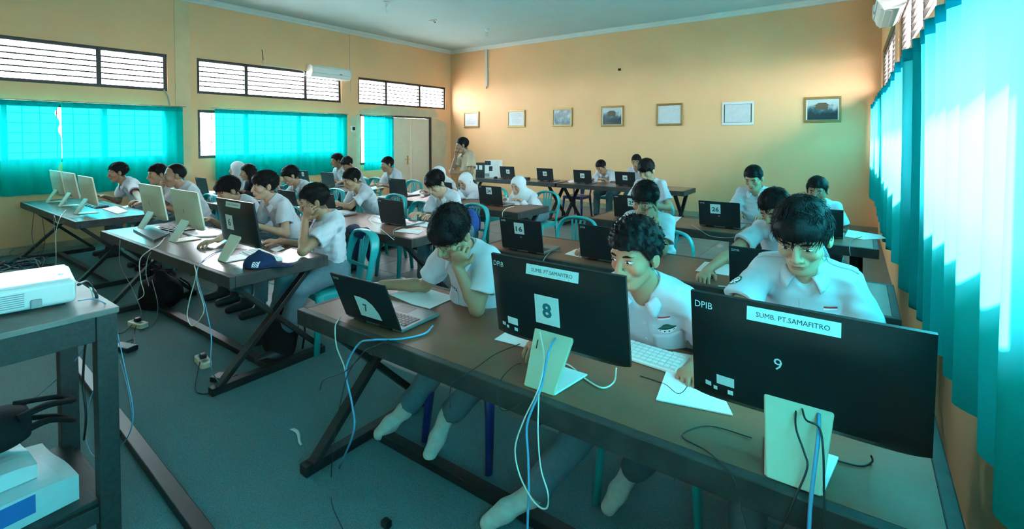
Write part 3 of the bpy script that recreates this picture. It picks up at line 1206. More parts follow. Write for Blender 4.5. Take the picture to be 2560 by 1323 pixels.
class Field:
    def __init__(self, lo, hi, h):
        self.h = h
        self.lo = np.asarray(lo, float)
        n = np.ceil((np.asarray(hi, float) - self.lo) / h).astype(int) + 2
        self.n = n
        self.ax = [self.lo[i] + h * np.arange(n[i]) for i in range(3)]
        self.d = np.full(tuple(n), 0.1, dtype=np.float32)

    def win(self, lo, hi):
        a = np.clip(np.floor((np.asarray(lo) - self.lo) / self.h).astype(int), 0, self.n)
        b = np.clip(np.ceil((np.asarray(hi) - self.lo) / self.h).astype(int) + 1, 0, self.n)
        if np.any(b - a < 1):
            return None
        X = self.ax[0][a[0]:b[0]][:, None, None]
        Y = self.ax[1][a[1]:b[1]][None, :, None]
        Z = self.ax[2][a[2]:b[2]][None, None, :]
        return (slice(a[0], b[0]), slice(a[1], b[1]), slice(a[2], b[2])), X, Y, Z

    def put(self, prim, k=0.01, sub=False):
        fn, lo, hi = prim
        mg = k + 2.5 * self.h
        w = self.win(lo - mg, hi + mg)
        if w is None:
            return
        s, X, Y, Z = w
        e = fn(X, Y, Z).astype(np.float32)
        a = self.d[s]
        if sub:
            e = -e
            q = np.maximum(k - np.abs(a - e), 0) / max(k, 1e-6)
            self.d[s] = np.maximum(a, e) + q * q * k * 0.25
        else:
            q = np.maximum(k - np.abs(a - e), 0) / max(k, 1e-6)
            self.d[s] = np.minimum(a, e) - q * q * k * 0.25

    def warp(self, fn):
        """add fn(P) (N,3)->(N,) to the field near the surface"""
        m = np.abs(self.d) < 0.03
        i = np.argwhere(m)
        P = self.lo + i * self.h
        self.d[m] += fn(P).astype(np.float32)

    def cut(self, p, n):
        """keep the side where (x-p).n < 0"""
        p, n = np.asarray(p, float), unit(n)
        e = (self.ax[0] - p[0])[:, None, None] * n[0] + (self.ax[1] - p[1])[None, :, None] * n[1] + (self.ax[2] - p[2])[None, None, :] * n[2]
        self.d = np.maximum(self.d, e.astype(np.float32))

    def surface(self):
        d, h = self.d, self.h
        d[0], d[-1] = 0.05, 0.05
        d[:, 0], d[:, -1] = 0.05, 0.05
        d[:, :, 0], d[:, :, -1] = 0.05, 0.05
        ins = d < 0
        c = np.zeros(tuple(self.n - 1), np.int8)
        off = [(i, j, k) for i in (0, 1) for j in (0, 1) for k in (0, 1)]
        for i, j, k in off:
            c += ins[i:i + c.shape[0], j:j + c.shape[1], k:k + c.shape[2]]
        m = (c > 0) & (c < 8)
        cell = np.argwhere(m)
        if not len(cell):
            return np.zeros((0, 3)), np.zeros((0, 4), int)
        ids = np.full(m.shape, -1, np.int32)
        ids[m] = np.arange(len(cell))
        val = np.stack([d[cell[:, 0] + i, cell[:, 1] + j, cell[:, 2] + k] for i, j, k in off], 1)
        acc = np.zeros((len(cell), 3))
        cnt = np.zeros(len(cell))
        for p in range(8):
            for ax in range(3):
                if off[p][ax]:
                    continue
                q = p | (4 >> ax)
                va, vb = val[:, p], val[:, q]
                x = (va < 0) != (vb < 0)
                t = np.where(x, va / np.where(x, va - vb, 1), 0)
                pos = np.tile(np.array(off[p], float), (len(cell), 1))
                pos[:, ax] += t
                acc += pos * x[:, None]
                cnt += x
        V = self.lo + h * (cell + acc / cnt[:, None])
        F = []
        for ax in range(3):
            sl = [slice(None)] * 3
            sl2 = [slice(None)] * 3
            sl[ax], sl2[ax] = slice(0, -1), slice(1, None)
            a, b = ins[tuple(sl)], ins[tuple(sl2)]
            e = np.argwhere(a != b)
            u, w = (ax + 1) % 3, (ax + 2) % 3
            e = e[(e[:, u] > 0) & (e[:, w] > 0) & (e[:, u] < self.n[u] - 1) & (e[:, w] < self.n[w] - 1)]
            flip = a[e[:, 0], e[:, 1], e[:, 2]]
            q = []
            for du, dw in ((-1, -1), (0, -1), (0, 0), (-1, 0)):
                g_ = e.copy()
                g_[:, u] += du
                g_[:, w] += dw
                q.append(ids[g_[:, 0], g_[:, 1], g_[:, 2]])
            q = np.stack(q, 1)
            q[~flip] = q[~flip][:, ::-1]
            F.append(q)
        return V, np.concatenate(F)


def rcone(a, b, ra, rb, flat=None, f=1.0, cutend=False):
    a, b = np.asarray(a, float), np.asarray(b, float)
    ba = b - a
    L2 = max(ba @ ba, 1e-9)
    r = max(ra, rb)
    if flat is not None:
        flat = unit(flat)

    def fn(X, Y, Z):
        px, py, pz = X - a[0], Y - a[1], Z - a[2]
        t0 = (px * ba[0] + py * ba[1] + pz * ba[2]) / L2
        t = np.clip(t0, 0, 1)
        qx, qy, qz = px - t * ba[0], py - t * ba[1], pz - t * ba[2]
        d2 = qx * qx + qy * qy + qz * qz
        if flat is not None:
            cn = qx * flat[0] + qy * flat[1] + qz * flat[2]
            d2 = d2 + cn * cn * (1 / (f * f) - 1)
        d = np.sqrt(d2) - (ra + (rb - ra) * t)
        if flat is not None:
            d = d * (0.5 + 0.5 * f)
        if cutend:
            d = np.maximum(d, (t0 - 1) * math.sqrt(L2))
        return d
    return fn, np.minimum(a, b) - r, np.maximum(a, b) + r


def ellip(c, axes, rad):
    c = np.asarray(c, float)
    A = np.asarray(axes, float)
    r = np.asarray(rad, float)
    ext = np.sqrt(((A * r[:, None]) ** 2).sum(0))

    def fn(X, Y, Z):
        px, py, pz = X - c[0], Y - c[1], Z - c[2]
        k0 = 0
        k1 = 0
        for i in range(3):
            u = px * A[i, 0] + py * A[i, 1] + pz * A[i, 2]
            k0 = k0 + (u / r[i]) ** 2
            k1 = k1 + (u / (r[i] * r[i])) ** 2
        k0 = np.sqrt(k0)
        return k0 * (k0 - 1) / (np.sqrt(k1) + 1e-9)
    return fn, c - ext, c + ext


class Frame:
    def __init__(self, o, l, f, u, s=1.0):
        self.o, self.A, self.s = np.asarray(o, float), np.array([l, f, u], float), s

    def w(self, p):
        return self.o + (np.asarray(p, float) * self.s) @ self.A

    def v(self, p):
        return np.asarray(p, float) @ self.A

    def loc(self, P):
        return ((np.asarray(P) - self.o) @ self.A.T) / self.s

    def cone(self, a, b, ra, rb, flat=None, f=1.0):
        return rcone(self.w(a), self.w(b), ra * self.s, rb * self.s, None if flat is None else self.v(flat), f)

    def ell(self, c, rad, rot=None):
        A = self.A if rot is None else np.asarray(rot, float) @ self.A
        return ellip(self.w(c), A, np.asarray(rad, float) * self.s)


def noise3(seed, n=5, lo=20, hi=60):
    r = np.random.RandomState(seed)
    D = r.normal(size=(n, 3))
    D /= np.linalg.norm(D, axis=1)[:, None]
    K = D * r.uniform(lo, hi, (n, 1))
    ph = r.uniform(0, 6.28, n)

    def fn(P):
        return np.sin(P @ K.T + ph).mean(1)
    return fn


def head_prims(H, g='m'):
    jw = 0.0 if g == 'm' else -0.004
    out = [
        (H.ell((0, -0.012, 0.036), (0.073, 0.091, 0.080)), 0.0, False),
        (H.cone((0, 0.026, -0.012), (0, 0.045, -0.078), 0.057 + jw, 0.032 + jw), 0.03, False),
        (H.cone((-0.043 - jw, 0.005, -0.050), (-0.017, 0.052, -0.090), 0.020, 0.017), 0.02, False),
        (H.cone((0.043 + jw, 0.005, -0.050), (0.017, 0.052, -0.090), 0.020, 0.017), 0.02, False),
        (H.ell((0, 0.066, -0.091), (0.020, 0.016, 0.015)), 0.012, False),
        (H.ell((-0.042, 0.050, -0.022), (0.021, 0.025, 0.022)), 0.018, False),
        (H.ell((0.042, 0.050, -0.022), (0.021, 0.025, 0.022)), 0.018, False),
        (H.cone((-0.036, 0.068, 0.029), (0.036, 0.068, 0.029), 0.013, 0.013), 0.016, False),
        (H.ell((-0.033, 0.092, 0.008), (0.017, 0.014, 0.011)), 0.012, True),
        (H.ell((0.033, 0.092, 0.008), (0.017, 0.014, 0.011)), 0.012, True),
        (H.ell((-0.032, 0.068, 0.009), (0.0150, 0.0150, 0.0125)), 0.005, False),
        (H.ell((0.032, 0.068, 0.009), (0.0150, 0.0150, 0.0125)), 0.005, False),
        (H.cone((0, 0.080, 0.018), (0, 0.101, -0.024), 0.0085, 0.0125), 0.010, False),
        (H.ell((-0.0135, 0.090, -0.030), (0.0085, 0.010, 0.0075)), 0.006, False),
        (H.ell((0.0135, 0.090, -0.030), (0.0085, 0.010, 0.0075)), 0.006, False),
        (H.ell((0, 0.077, -0.050), (0.030, 0.014, 0.020)), 0.012, False),
        (H.ell((0, 0.0885, -0.0505), (0.022, 0.0080, 0.0055)), 0.004, False),
        (H.ell((0, 0.0870, -0.0620), (0.019, 0.0085, 0.0065)), 0.004, False),
    ]
    for sx in (-1, 1):
        rot = np.array([[math.cos(0.35), sx * math.sin(0.35), 0], [-sx * math.sin(0.35), math.cos(0.35), 0], [0, 0, 1]])
        out.append((H.ell((sx * 0.078, -0.010, -0.002), (0.0085, 0.019, 0.031), rot), 0.006, False))
        out.append((H.ell((sx * 0.088, -0.004, 0.004), (0.0060, 0.011, 0.018), rot), 0.004, True))
    return out


def hand_prims(w, d, n, side, curl=0.35, s=1.0, spread=0.06, thumb=0.0):
    """w wrist, d pointing along the fingers, n out of the back of the hand, side -1 right / +1 left hand"""
    w, d = np.asarray(w, float), unit(d)
    n = unit(np.asarray(n, float) - d * (np.asarray(n, float) @ d))
    t = unit(np.cross(d, n)) * side
    # thumb side: for a right hand palm down pointing forward, the thumb points to the left
    out = [(rcone(w - d * 0.01, w + d * 0.075 * s, 0.027 * s, 0.038 * s, n, 0.42), 0.012),
           (rcone(w + d * 0.078 * s - t * 0.028 * s, w + d * 0.085 * s + t * 0.028 * s, 0.0115 * s, 0.0125 * s), 0.012)]
    lens = [0.068, 0.076, 0.071, 0.056]
    for i in range(4):
        o = (0.031 - 0.0207 * i) * s
        p = w + d * (0.086 - 0.004 * abs(i - 1)) * s + t * o
        dd = unit(d + t * spread * (1.5 - i))
        a = 0.0
        r0 = 0.0092 * s
        for j, fr in enumerate((0.46, 0.30, 0.24)):
            a += curl * (0.7, 1.0, 0.8)[j] * (1 + 0.08 * i)
            v = dd * math.cos(a) - n * math.sin(a)
            q = p + v * lens[i] * fr * s
            out.append((rcone(p, q, r0, r0 * 0.93), 0.004))
            p, r0 = q, r0 * 0.93
    tb = w + d * 0.022 * s + t * 0.026 * s - n * 0.004
    v1 = unit(d * (0.75 + thumb) + t * (0.75 - thumb) - n * 0.25)
    q = tb + v1 * 0.042 * s
    v2 = unit(d * (1.0 + thumb) + t * (0.25 - thumb) - n * (0.2 + 0.4 * curl))
    out.append((rcone(tb, q, 0.0145 * s, 0.0115 * s), 0.012))
    out.append((rcone(q, q + v2 * 0.030 * s, 0.0112 * s, 0.0092 * s), 0.005))
    return out


def ik(S, T, l1, l2, pole):
    S, T = np.asarray(S, float), np.asarray(T, float)
    v = T - S
    L = np.linalg.norm(v)
    if L > (l1 + l2) * 0.995:
        k = L / ((l1 + l2) * 0.995)
        l1, l2 = l1 * k, l2 * k
    u = v / L
    a = (l1 * l1 - l2 * l2 + L * L) / (2 * L)
    hgt = math.sqrt(max(l1 * l1 - a * a, 1e-6))
    p = np.asarray(pole, float)
    p = unit(p - u * (p @ u))
    return S + u * a + p * hgt


skin_m = attr_mat('skin', 0.5, 0.35, bump=0.03)
eye_m = attr_mat('eye_surface', 0.2, 0.5)
shirt_m = mat('white_shirt_cloth', (0.56, 0.56, 0.60), 0.85, noise=0.03, nscale=30, bump=0.06, bscale=90, spec=0.2)
shirtb_m = mat('beige_shirt_cloth', (0.52, 0.38, 0.26), 0.85, bump=0.05, bscale=400, spec=0.2)
hijab_m = mat('white_headscarf_cloth', (0.62, 0.63, 0.65), 0.85, bump=0.04, bscale=300, spec=0.2)
trouser_m = mat('grey_blue_trousers', (0.115, 0.185, 0.215), 0.9, noise=0.15, nscale=40, bump=0.06, bscale=400, spec=0.2)
sock_m = mat('white_sock', (0.66, 0.66, 0.60), 0.95, noise=0.15, nscale=40, bump=0.2, bscale=250, spec=0.1)
shoe_m = mat('black_shoe', (0.015, 0.015, 0.017), 0.6)
hair_m = mat('black_hair', (0.007, 0.006, 0.006), 0.6, noise=0.5, nscale=60, stretch=(1, 1, 0.3), bump=0.2, bscale=260, spec=0.15)
red_m = mat('red_patch', (0.62, 0.03, 0.05), 0.8)
patchw_m = mat('white_patch', (0.8, 0.8, 0.8), 0.8)
green_m = mat('dark_green_thread', (0.02, 0.12, 0.08), 0.8)
dark_m = mat('dark_thread', (0.02, 0.022, 0.025), 0.7)
button_m = mat('pale_button', (0.62, 0.62, 0.64), 0.35)
darkcloth_m = mat('dark_jacket_cloth', (0.02, 0.022, 0.03), 0.9)
BROW = np.array([0.012, 0.010, 0.009])


class Tree:
    def __init__(self, V, F):
        self.t = BVHTree.FromPolygons(V.tolist(), F.tolist())

    def hit(self, o, d):
        r = self.t.ray_cast(Vector(o), Vector(d))
        return None if r[0] is None else (np.array(r[0]), np.array(r[1]))


def decal(tree, origin, right, up, shape_pts, lift=0.0014, depth=0.3):
    """2-D points (right, up) laid on the surface seen along -normal from origin"""
    r, u = unit(right), np.asarray(up, float)
    u = unit(u - r * (u @ r))
    n = np.cross(r, u)
    out = []
    for x, y in shape_pts:
        p = np.asarray(origin) + r * x + u * y
        h = tree.hit(p + n * 0.12, -n)
        out.append(p if h is None else h[0] + n * lift)
    return out


def decal_grid(mb, tree, origin, right, up, w, h, nu=7, nv=5, mi=0, lift=0.0014, mask=None, band=None):
    pts = [(-w / 2 + w * i / (nu - 1), -h / 2 + h * j / (nv - 1)) for j in range(nv) for i in range(nu)]
    if mask:
        pts = [mask(x / (w / 2), y / (h / 2)) for x, y in pts]
        pts = [(x * w / 2, y * h / 2) for x, y in pts]
    V = decal(tree, origin, right, up, pts, lift)
    Fc, m = [], []
    for j in range(nv - 1):
        for i in range(nu - 1):
            Fc.append((j * nu + i, j * nu + i + 1, (j + 1) * nu + i + 1, (j + 1) * nu + i))
    n0 = len(mb.v)
    mb.add(V, Fc, mi)
    if band:
        for q, fidx in enumerate(range(len(mb.m) - len(Fc), len(mb.m))):
            j, i = divmod(q, nu - 1)
            mb.m[fidx] = band(i, j)


def hairline(y, style):
    if style == 'fringe':
        return np.interp(y, [-.12, -.07, -.03, 0.0, .02, .045, .07, .1], [-.076, -.070, -.055, -.028, -.002, .032, .042, .044])
    if style == 'bowl':
        return np.interp(y, [-.12, -.07, -.03, 0.0, .02, .045, .07, .1], [-.072, -.066, -.048, -.018, .000, .026, .036, .038])
    if style == 'receding':
        return np.interp(y, [-.12, -.07, -.03, 0.0, .02, .04, .06, .1], [-.050, -.040, -.005, .02, .045, .078, .10, .13])
    return np.interp(y, [-.12, -.07, -.03, 0.0, .02, .045, .065, .1], [-.074, -.068, -.052, -.020, .004, .042, .054, .056])


def make_hair(H, style, parent, h, near, seed, inv):
    thick = {'fringe': 0.020, 'bowl': 0.017, 'curly': 0.024, 'short': 0.013, 'crop': 0.009, 'receding': 0.007, 'long': 0.016}[style]
    ls = {'long': 'short', 'curly': 'short', 'crop': 'short'}.get(style, style)
    lo = H.o - 0.2
    hi = H.o + 0.2
    F = Field(lo, hi, h)
    F.put(H.ell((0, -0.014, 0.038 + thick * 0.35), (0.073 + thick * 0.8, 0.091 + thick * 0.85, 0.081 + thick * 0.9)), 0)
    if style in ('fringe', 'bowl'):
        F.put(H.ell((0, 0.052, 0.066), (0.060, 0.046, 0.038)), 0.02)
    if style == 'long':
        for sx in (-1, 1):
            F.put(H.cone((sx * 0.062, -0.03, 0.02), (sx * 0.075, -0.03, -0.19), 0.040, 0.035), 0.02)
        F.put(H.cone((0, -0.07, 0.03), (0, -0.06, -0.22), 0.06, 0.055), 0.02)
    nz = noise3(seed, 7, 60 if style != 'curly' else 150, 160 if style != 'curly' else 320)
    nf = noise3(seed + 1, 3, 30, 90)
    idx = np.argwhere(np.abs(F.d) < 0.05)
    P = F.lo + idx * F.h
    q = H.loc(P)
    line = hairline(q[:, 1], ls) + 0.006 * nf(q * np.array([1, 1, 0])) * (1.6 if style == 'fringe' else 1.0)
    if style == 'fringe':
        line = line - 0.012 * np.exp(-((q[:, 0] - 0.0) / 0.02) ** 2) * (q[:, 1] > 0.04)
    if style == 'long':
        line = np.where(q[:, 1] < 0.03, -0.3, line)
    if style == 'receding':
        line = line + 0.02 * np.clip(np.abs(q[:, 0]) / 0.06, 0, 1) * (q[:, 1] > 0.02)
    cutv = (line - q[:, 2]) * H.s
    ear = 0.021 - np.sqrt((np.abs(q[:, 0]) - 0.080) ** 2 + ((q[:, 1] + 0.006) / 1.0) ** 2 + ((q[:, 2] + 0.006) / 1.3) ** 2)
    if style != 'long':
        cutv = np.maximum(cutv, ear * H.s)
    d = F.d[idx[:, 0], idx[:, 1], idx[:, 2]]
    amp = {'curly': 0.0055, 'crop': 0.0012, 'receding': 0.0012}.get(style, 0.0042)
    d = np.maximum(d + amp * 1.6 * nz(q) * H.s, cutv)
    F.d[idx[:, 0], idx[:, 1], idx[:, 2]] = d
    V, Q = F.surface()
    Qn = [Q]
    if style not in ('crop', 'receding', 'long'):
        # separate locks that break the outline and the fringe
        r = np.random.RandomState(seed + 5)
        LV, LF = [], []
        n0 = len(V)
        cnt = (1000 if style in ('fringe', 'bowl') else 650) if h < 0.0056 else 240
        ok = 0
        while ok < cnt:
            z = r.uniform(-0.1, 1)
            a = r.uniform(0, 2 * PI)
            rr = math.sqrt(max(0, 1 - z * z))
            dirv = np.array([rr * math.cos(a), rr * math.sin(a), z])
            c = np.array([0, -0.014, 0.038 + thick * 0.35])
            rad = np.array([0.073 + thick * 0.75, 0.091 + thick * 0.8, 0.081 + thick * 0.85])
            p = c + dirv * rad
            if p[2] < hairline(p[1], ls) + 0.012:
                continue
            if abs(p[0]) > 0.07 and -0.035 < p[1] < 0.025 and p[2] < 0.03:
                continue
            crown = np.array([0.01, -0.045, 0.12])
            tg = p - crown
            nrm = unit(dirv / rad)
            if p[1] > 0.0 and style in ('fringe', 'bowl'):
                tg = tg + np.array([r.normal(0, 0.03), 0.06, -0.02])
            tg = unit(tg - nrm * (tg @ nrm) + r.normal(0, 0.10, 3))
            L = r.uniform(0.035, 0.06) if style != 'curly' else r.uniform(0.012, 0.02)
            if style == 'fringe':
                L *= 1.2
            lift_ = r.uniform(0.0, 0.18) if style != 'curly' else r.uniform(0.3, 0.9)
            stand_off = 0.025 + 0.15 * r.random() ** 3
            wdt = r.uniform(0.0016, 0.0032) * (1.2 if style != 'curly' else 1.4)
            sd = unit(np.cross(tg, nrm))
            ring = []
            k = 4
            for i in range(k):
                t = i / (k - 1)
                pp = p + tg * L * t
                if style != 'curly':
                    # combed locks follow the skull, only their tips stand off
                    e = unit((pp - c) / rad)
                    pp = c + e * rad * (0.985 + 0.045 * t * (1 - t) * 2 + stand_off * t * t)
                else:
                    pp = pp - nrm * 0.004 + nrm * (lift_ * L * t - 0.9 * L * t * t * (0.35 + lift_ * 0.4))
                # keep locks outside the skull
                ww = wdt * (1 - 0.85 * t)
                ring += [pp + sd * ww, pp + nrm * ww * 0.8, pp - sd * ww]
            b = n0 + len(LV)
            LV += [H.w(x) for x in ring]
            for i in range(k - 1):
                for j in range(3):
                    LF.append((b + i * 3 + j, b + i * 3 + (j + 1) % 3, b + i * 3 + 3 + (j + 1) % 3, b + i * 3 + 3 + j))
            ok += 1
        V = np.concatenate([V, np.array(LV)])
        Qn.append(np.array(LF))
    me = new_mesh('hair', V - inv, np.concatenate(Qn), hair_m, smooth=True)
    return link(bpy.data.objects.new('hair', me), parent)


PEOPLE = []


def person(label, head, body=0.0, hy=0.0, hp=20.0, hr=0.0, hs=1.0, g='m', hair='short', h=0.006, lean=18, arms=None, legs=None,
           skin=(0.40, 0.205, 0.115), shirt='white', hem=0.03, badge=None, eye=0.75, gaze=(0, -0.3), stand=False, feet='shoe', seat=0.565,
           hijab=False, near=False, seed=1, shift=0.0, chairkind='teal', chairlabel=None, chair_dy=0.02, tall=0.50, tone=None, mouth=1.0, belt=False, trousers=None, sleeve=0.66, build=1.0):
    b = math.radians(body)
    f = np.array([math.sin(b), -math.cos(b), 0])
    l = np.array([math.cos(b), math.sin(b), 0])
    hb = b + math.radians(hy)
    fh = np.array([math.sin(hb), -math.cos(hb), 0])
    lh = np.array([math.cos(hb), math.sin(hb), 0])
    p = math.radians(hp)
    fh, uh = fh * math.cos(p) - UP * math.sin(p), fh * math.sin(p) + UP * math.cos(p)
    r = math.radians(hr)
    uh, lh = uh * math.cos(r) + lh * math.sin(r), lh * math.cos(r) - uh * math.sin(r)
    Hc = np.asarray(head, float)
    H = Frame(Hc, lh, fh, uh, hs)
    B = H.w((0, -0.022, -0.070))
    la = math.radians(lean)
    su = f * math.sin(la) + UP * math.cos(la)
    N = B - su * 0.065 - f * 0.012
    if stand:
        Hp = N - UP * 0.52 - f * 0.02
    else:
        dz = N[2] - seat
        off = math.sqrt(max(tall * tall - dz * dz, 0.03 ** 2))
        Hp = N - f * off + l * shift
        Hp[2] = seat
    s = unit(N - Hp)
    cf = unit(f - s * (f @ s))
    T = N - Hp
    sh = (0.138 if g == 'm' else 0.125) * build
    P1 = Hp + T * 0.36 - cf * 0.012
    P2 = Hp + T * 0.80 - cf * 0.030
    NS = N - s * 0.045 - cf * 0.015
    SL, SR = NS + l * sh, NS - l * sh
    inv = np.array([Hp[0], Hp[1], 0.0])
    root = thing('person', label, 'person', tuple(inv))
    skin = np.array(skin)

    # --- arms
    A = {}
    for side, S_ in ((1, SL), (-1, SR)):
        spec = dict((arms or {}).get(side, {}))
        if 'w' not in spec:
            base = Hc + f * 0.13
            spec['w'] = np.array([base[0], base[1], 0.0]) + l * side * 0.12 + UP * (TZ + 0.052)
        if 'face' in spec:
            # a hand held against the face: wrist, finger and back-of-hand directions in the head's own frame
            w_, d_, n_ = spec['face']
            spec['w'] = H.w((side * w_[0], w_[1], w_[2]))
            spec['d'] = H.v((side * d_[0], d_[1], d_[2]))
            spec['n'] = H.v((side * n_[0], n_[1], n_[2]))
        Wp = np.asarray(spec['w'], float)
        if 'e' in spec:
            E = np.asarray(spec['e'], float)
        else:
            pole = np.asarray(spec.get('pole', -UP * 1.0 + l * side * 0.55 - f * 0.25), float)
            E = ik(S_, Wp, 0.275, 0.245, pole)
        d = np.asarray(spec.get('d', unit(unit(Wp - E) * 0.5 + f * 0.9)), float)
        n = np.asarray(spec.get('n', UP * 1.0 - d * (d @ UP)), float)
        A[side] = (S_, E, Wp, d, n, spec.get('curl', 0.38), spec.get('thumb', 0.0))

    # --- skin: head, neck, arms, hands, upper chest, one surface
    pts = [Hc + 0.15, Hc - 0.15, P1, SL, SR] + [q for a in A.values() for q in (a[0], a[1], a[2], a[2] + unit(a[3]) * 0.2)]
    lo, hi = np.min(pts, 0) - 0.09, np.max(pts, 0) + 0.09
    lo = np.minimum(lo, Hc - 0.17)
    F = Field(lo, hi, h)
    F.put(rcone(P1, P2, 0.122 * build, 0.126 * build, cf, 0.56), 0)
    F.put(rcone(SL, SR, 0.034, 0.034), 0.02)
    F.put(rcone(N + s * 0.01, SL * 0.6 + N * 0.4, 0.036, 0.028), 0.03)
    F.put(rcone(N + s * 0.01, SR * 0.6 + N * 0.4, 0.036, 0.028), 0.03)
    F.put(rcone(N - s * 0.04, B, 0.058 * (1 if g == 'm' else 0.9), 0.052 * (1 if g == 'm' else 0.88)), 0.025)
    for side, (S_, E, Wp, d, n, cu, th) in A.items():
        F.put(rcone(S_, E, 0.040 * build, 0.036 * build), 0.02)
        M1 = E + (Wp - E) * 0.3
        F.put(rcone(E, M1, 0.033 * build, 0.0345 * build), 0.015)
        F.put(rcone(M1, Wp, 0.0345 * build, 0.0245), 0.015)
    for pr, k, sb in head_prims(H, g):
        F.put(pr, k * hs, sb)
    for side, (S_, E, Wp, d, n, cu, th) in A.items():
        for pr, k in hand_prims(Wp, d, n, side, cu, 1.0 if g == 'm' else 0.92, thumb=th):
            F.put(pr, k)
    V, Q = F.surface()
    loc = H.loc(V)
    col = np.tile(skin, (len(V), 1))
    # natural colour of the skin: redder cheeks, nose and ears, paler palms
    ck = np.exp(-(((np.abs(loc[:, 0]) - 0.042) / 0.022) ** 2 + ((loc[:, 2] + 0.022) / 0.024) ** 2)) * (loc[:, 1] > 0.02)
    col *= (1 + ck[:, None] * np.array([0.035, -0.015, -0.015]))
    stub = ((np.abs(loc[:, 0]) < 0.08) & (loc[:, 1] > -0.09) & (loc[:, 2] > hairline(loc[:, 1], 'short') - 0.004) & (loc[:, 2] < 0.2) & (np.linalg.norm(loc, axis=1) < 0.2))
    if not hijab and hair != 'receding':
        col[stub] = col[stub] * 0.35
    me = new_mesh('body', V - inv, Q, skin_m, smooth=True, col=col)
    link(bpy.data.objects.new('body', me), root)

    # --- face pieces laid on the skin
    fm = (loc[:, 1] > 0.02) & (np.abs(loc[:, 0]) < 0.075) & (np.abs(loc[:, 2]) < 0.11)
    fq = Q[fm[Q].all(1)]
    if len(fq) > 20:
        tree = Tree(V, fq)

        def onface(x, z, lift):
            hh = tree.hit(H.w((x, 0.18, z)), -H.A[1])
            return (H.w((x, 0.07, z)) if hh is None else hh[0] + H.A[1] * lift) - inv
        res = (21, 9) if near else (9, 5)
        for sx in (-1, 1):
            V2, C2, F2 = [], [], []
            nu, nv = res
            for j in range(nv):
                v = -1 + 2.3 * j / (nv - 1)
                for i in range(nu):
                    u = -1 + 2 * i / (nu - 1)
                    x = sx * 0.0325 + 0.0150 * u
                    env = (1 - abs(u) ** 2.2)
                    zz = 0.008 + 0.0010 * sx * u + (0.0062 * eye * v if v > 0 else 0.0046 * eye * v) * env + (0.0012 if v > 1 else 0)
                    V2.append(onface(x, zz, 0.0011))
                    gx, gz = gaze[0] * 0.005, 0.0082 + gaze[1] * 0.004
                    di = math.hypot(x - sx * 0.0325 - gx, zz - gz)
                    c = np.array([0.62, 0.58, 0.55])
                    if di < 0.0062:
                        c = np.array([0.020, 0.010, 0.007]) if di > 0.0028 else np.array([0.003, 0.003, 0.003])
                    if v > 0.92:
                        c = np.array([0.010, 0.008, 0.007])
                    if v < -0.9:
                        c = skin * 0.6
                    C2.append(c)
            for j in range(nv - 1):
                for i in range(nu - 1):
                    F2.append((j * nu + i, j * nu + i + 1, (j + 1) * nu + i + 1, (j + 1) * nu + i))
            me = new_mesh('eye', V2, np.array(F2), eye_m, smooth=True, col=np.array(C2))
            link(bpy.data.objects.new('eye', me), root)
            V2, F2 = [], []
            nu = 10 if near else 5
            for j in range(3):
                for i in range(nu):
                    u = i / (nu - 1)
                    x = sx * (0.014 + 0.037 * u)
                    w_ = 0.0034 * (0.7 + 0.6 * math.sin(PI * min(1, u * 1.1)))* (1 - 0.6 * max(0, u - 0.6) / 0.4)
                    zz = 0.0265 + 0.0055 * math.sin(PI * u * 0.8) - 0.003 * u + (j - 1) * w_
                    V2.append(onface(x, zz, 0.0013 + 0.0008 * (j == 1)))
            for j in range(2):
                for i in range(nu - 1):
                    F2.append((j * nu + i, j * nu + i + 1, (j + 1) * nu + i + 1, (j + 1) * nu + i))
            me = new_mesh('eyebrow', V2, np.array(F2), hair_m, smooth=True)
            link(bpy.data.objects.new('eyebrow', me), root)
        # lips
        V2, C2, F2 = [], [], []
        nu, nv = (15, 9) if near else (7, 5)
        lipc = skin * np.array([0.80, 0.55, 0.60])
        for j in range(nv):
            v = -1 + 2 * j / (nv - 1)
            for i in range(nu):
                u = -1 + 2 * i / (nu - 1)
                env = (1 - abs(u) ** 2.5)
                top = 0.0052 * (1 - 0.25 * math.exp(-(u / 0.12) ** 2)) * env
                bot = 0.0080 * env
                zz = -0.0562 + (top * v if v > 0 else bot * v) - mouth * u * u * 0.0070
                V2.append(onface(0.0225 * u, zz, 0.0008))
                C2.append(lipc * (0.35 if abs(v) < 0.15 else 1.0))
        for j in range(nv - 1):
            for i in range(nu - 1):
                F2.append((j * nu + i, j * nu + i + 1, (j + 1) * nu + i + 1, (j + 1) * nu + i))
        me = new_mesh('lips', V2, np.array(F2), skin_m, smooth=True, col=np.array(C2))
        link(bpy.data.objects.new('lips', me), root)

    # --- hair or headscarf
    if hijab:
        Fh = Field(np.minimum(Hc - 0.32, P2 - 0.28), np.maximum(Hc + 0.22, P2 + 0.28), max(h, 0.007))
        Fh.put(H.ell((0, -0.018, 0.030), (0.090, 0.108, 0.100)), 0)
        Fh.put(H.cone((0, 0.005, -0.02), (0, 0.03, -0.085), 0.078, 0.060), 0.03)
        Fh.put(rcone(H.w((0, -0.01, -0.07)), N - s * 0.02, 0.078, 0.10), 0.04)
        Fh.put(rcone(N - s * 0.0, N - s * 0.20 + cf * 0.035, 0.12, 0.175, cf, 0.72, cutend=True), 0.06)
        Fh.put(rcone(SL * 0.8 + N * 0.2 + s * 0.01, SR * 0.8 + N * 0.2 + s * 0.01, 0.072, 0.072), 0.06)
        wv = noise3(seed, 4, 25, 60)
        Fh.warp(lambda P: 0.006 * wv((P - inv) * np.array([1, 1, 0.25])))
        Fh.put(H.ell((0, 0.085, -0.012), (0.053, 0.085, 0.080)), 0.006, True)
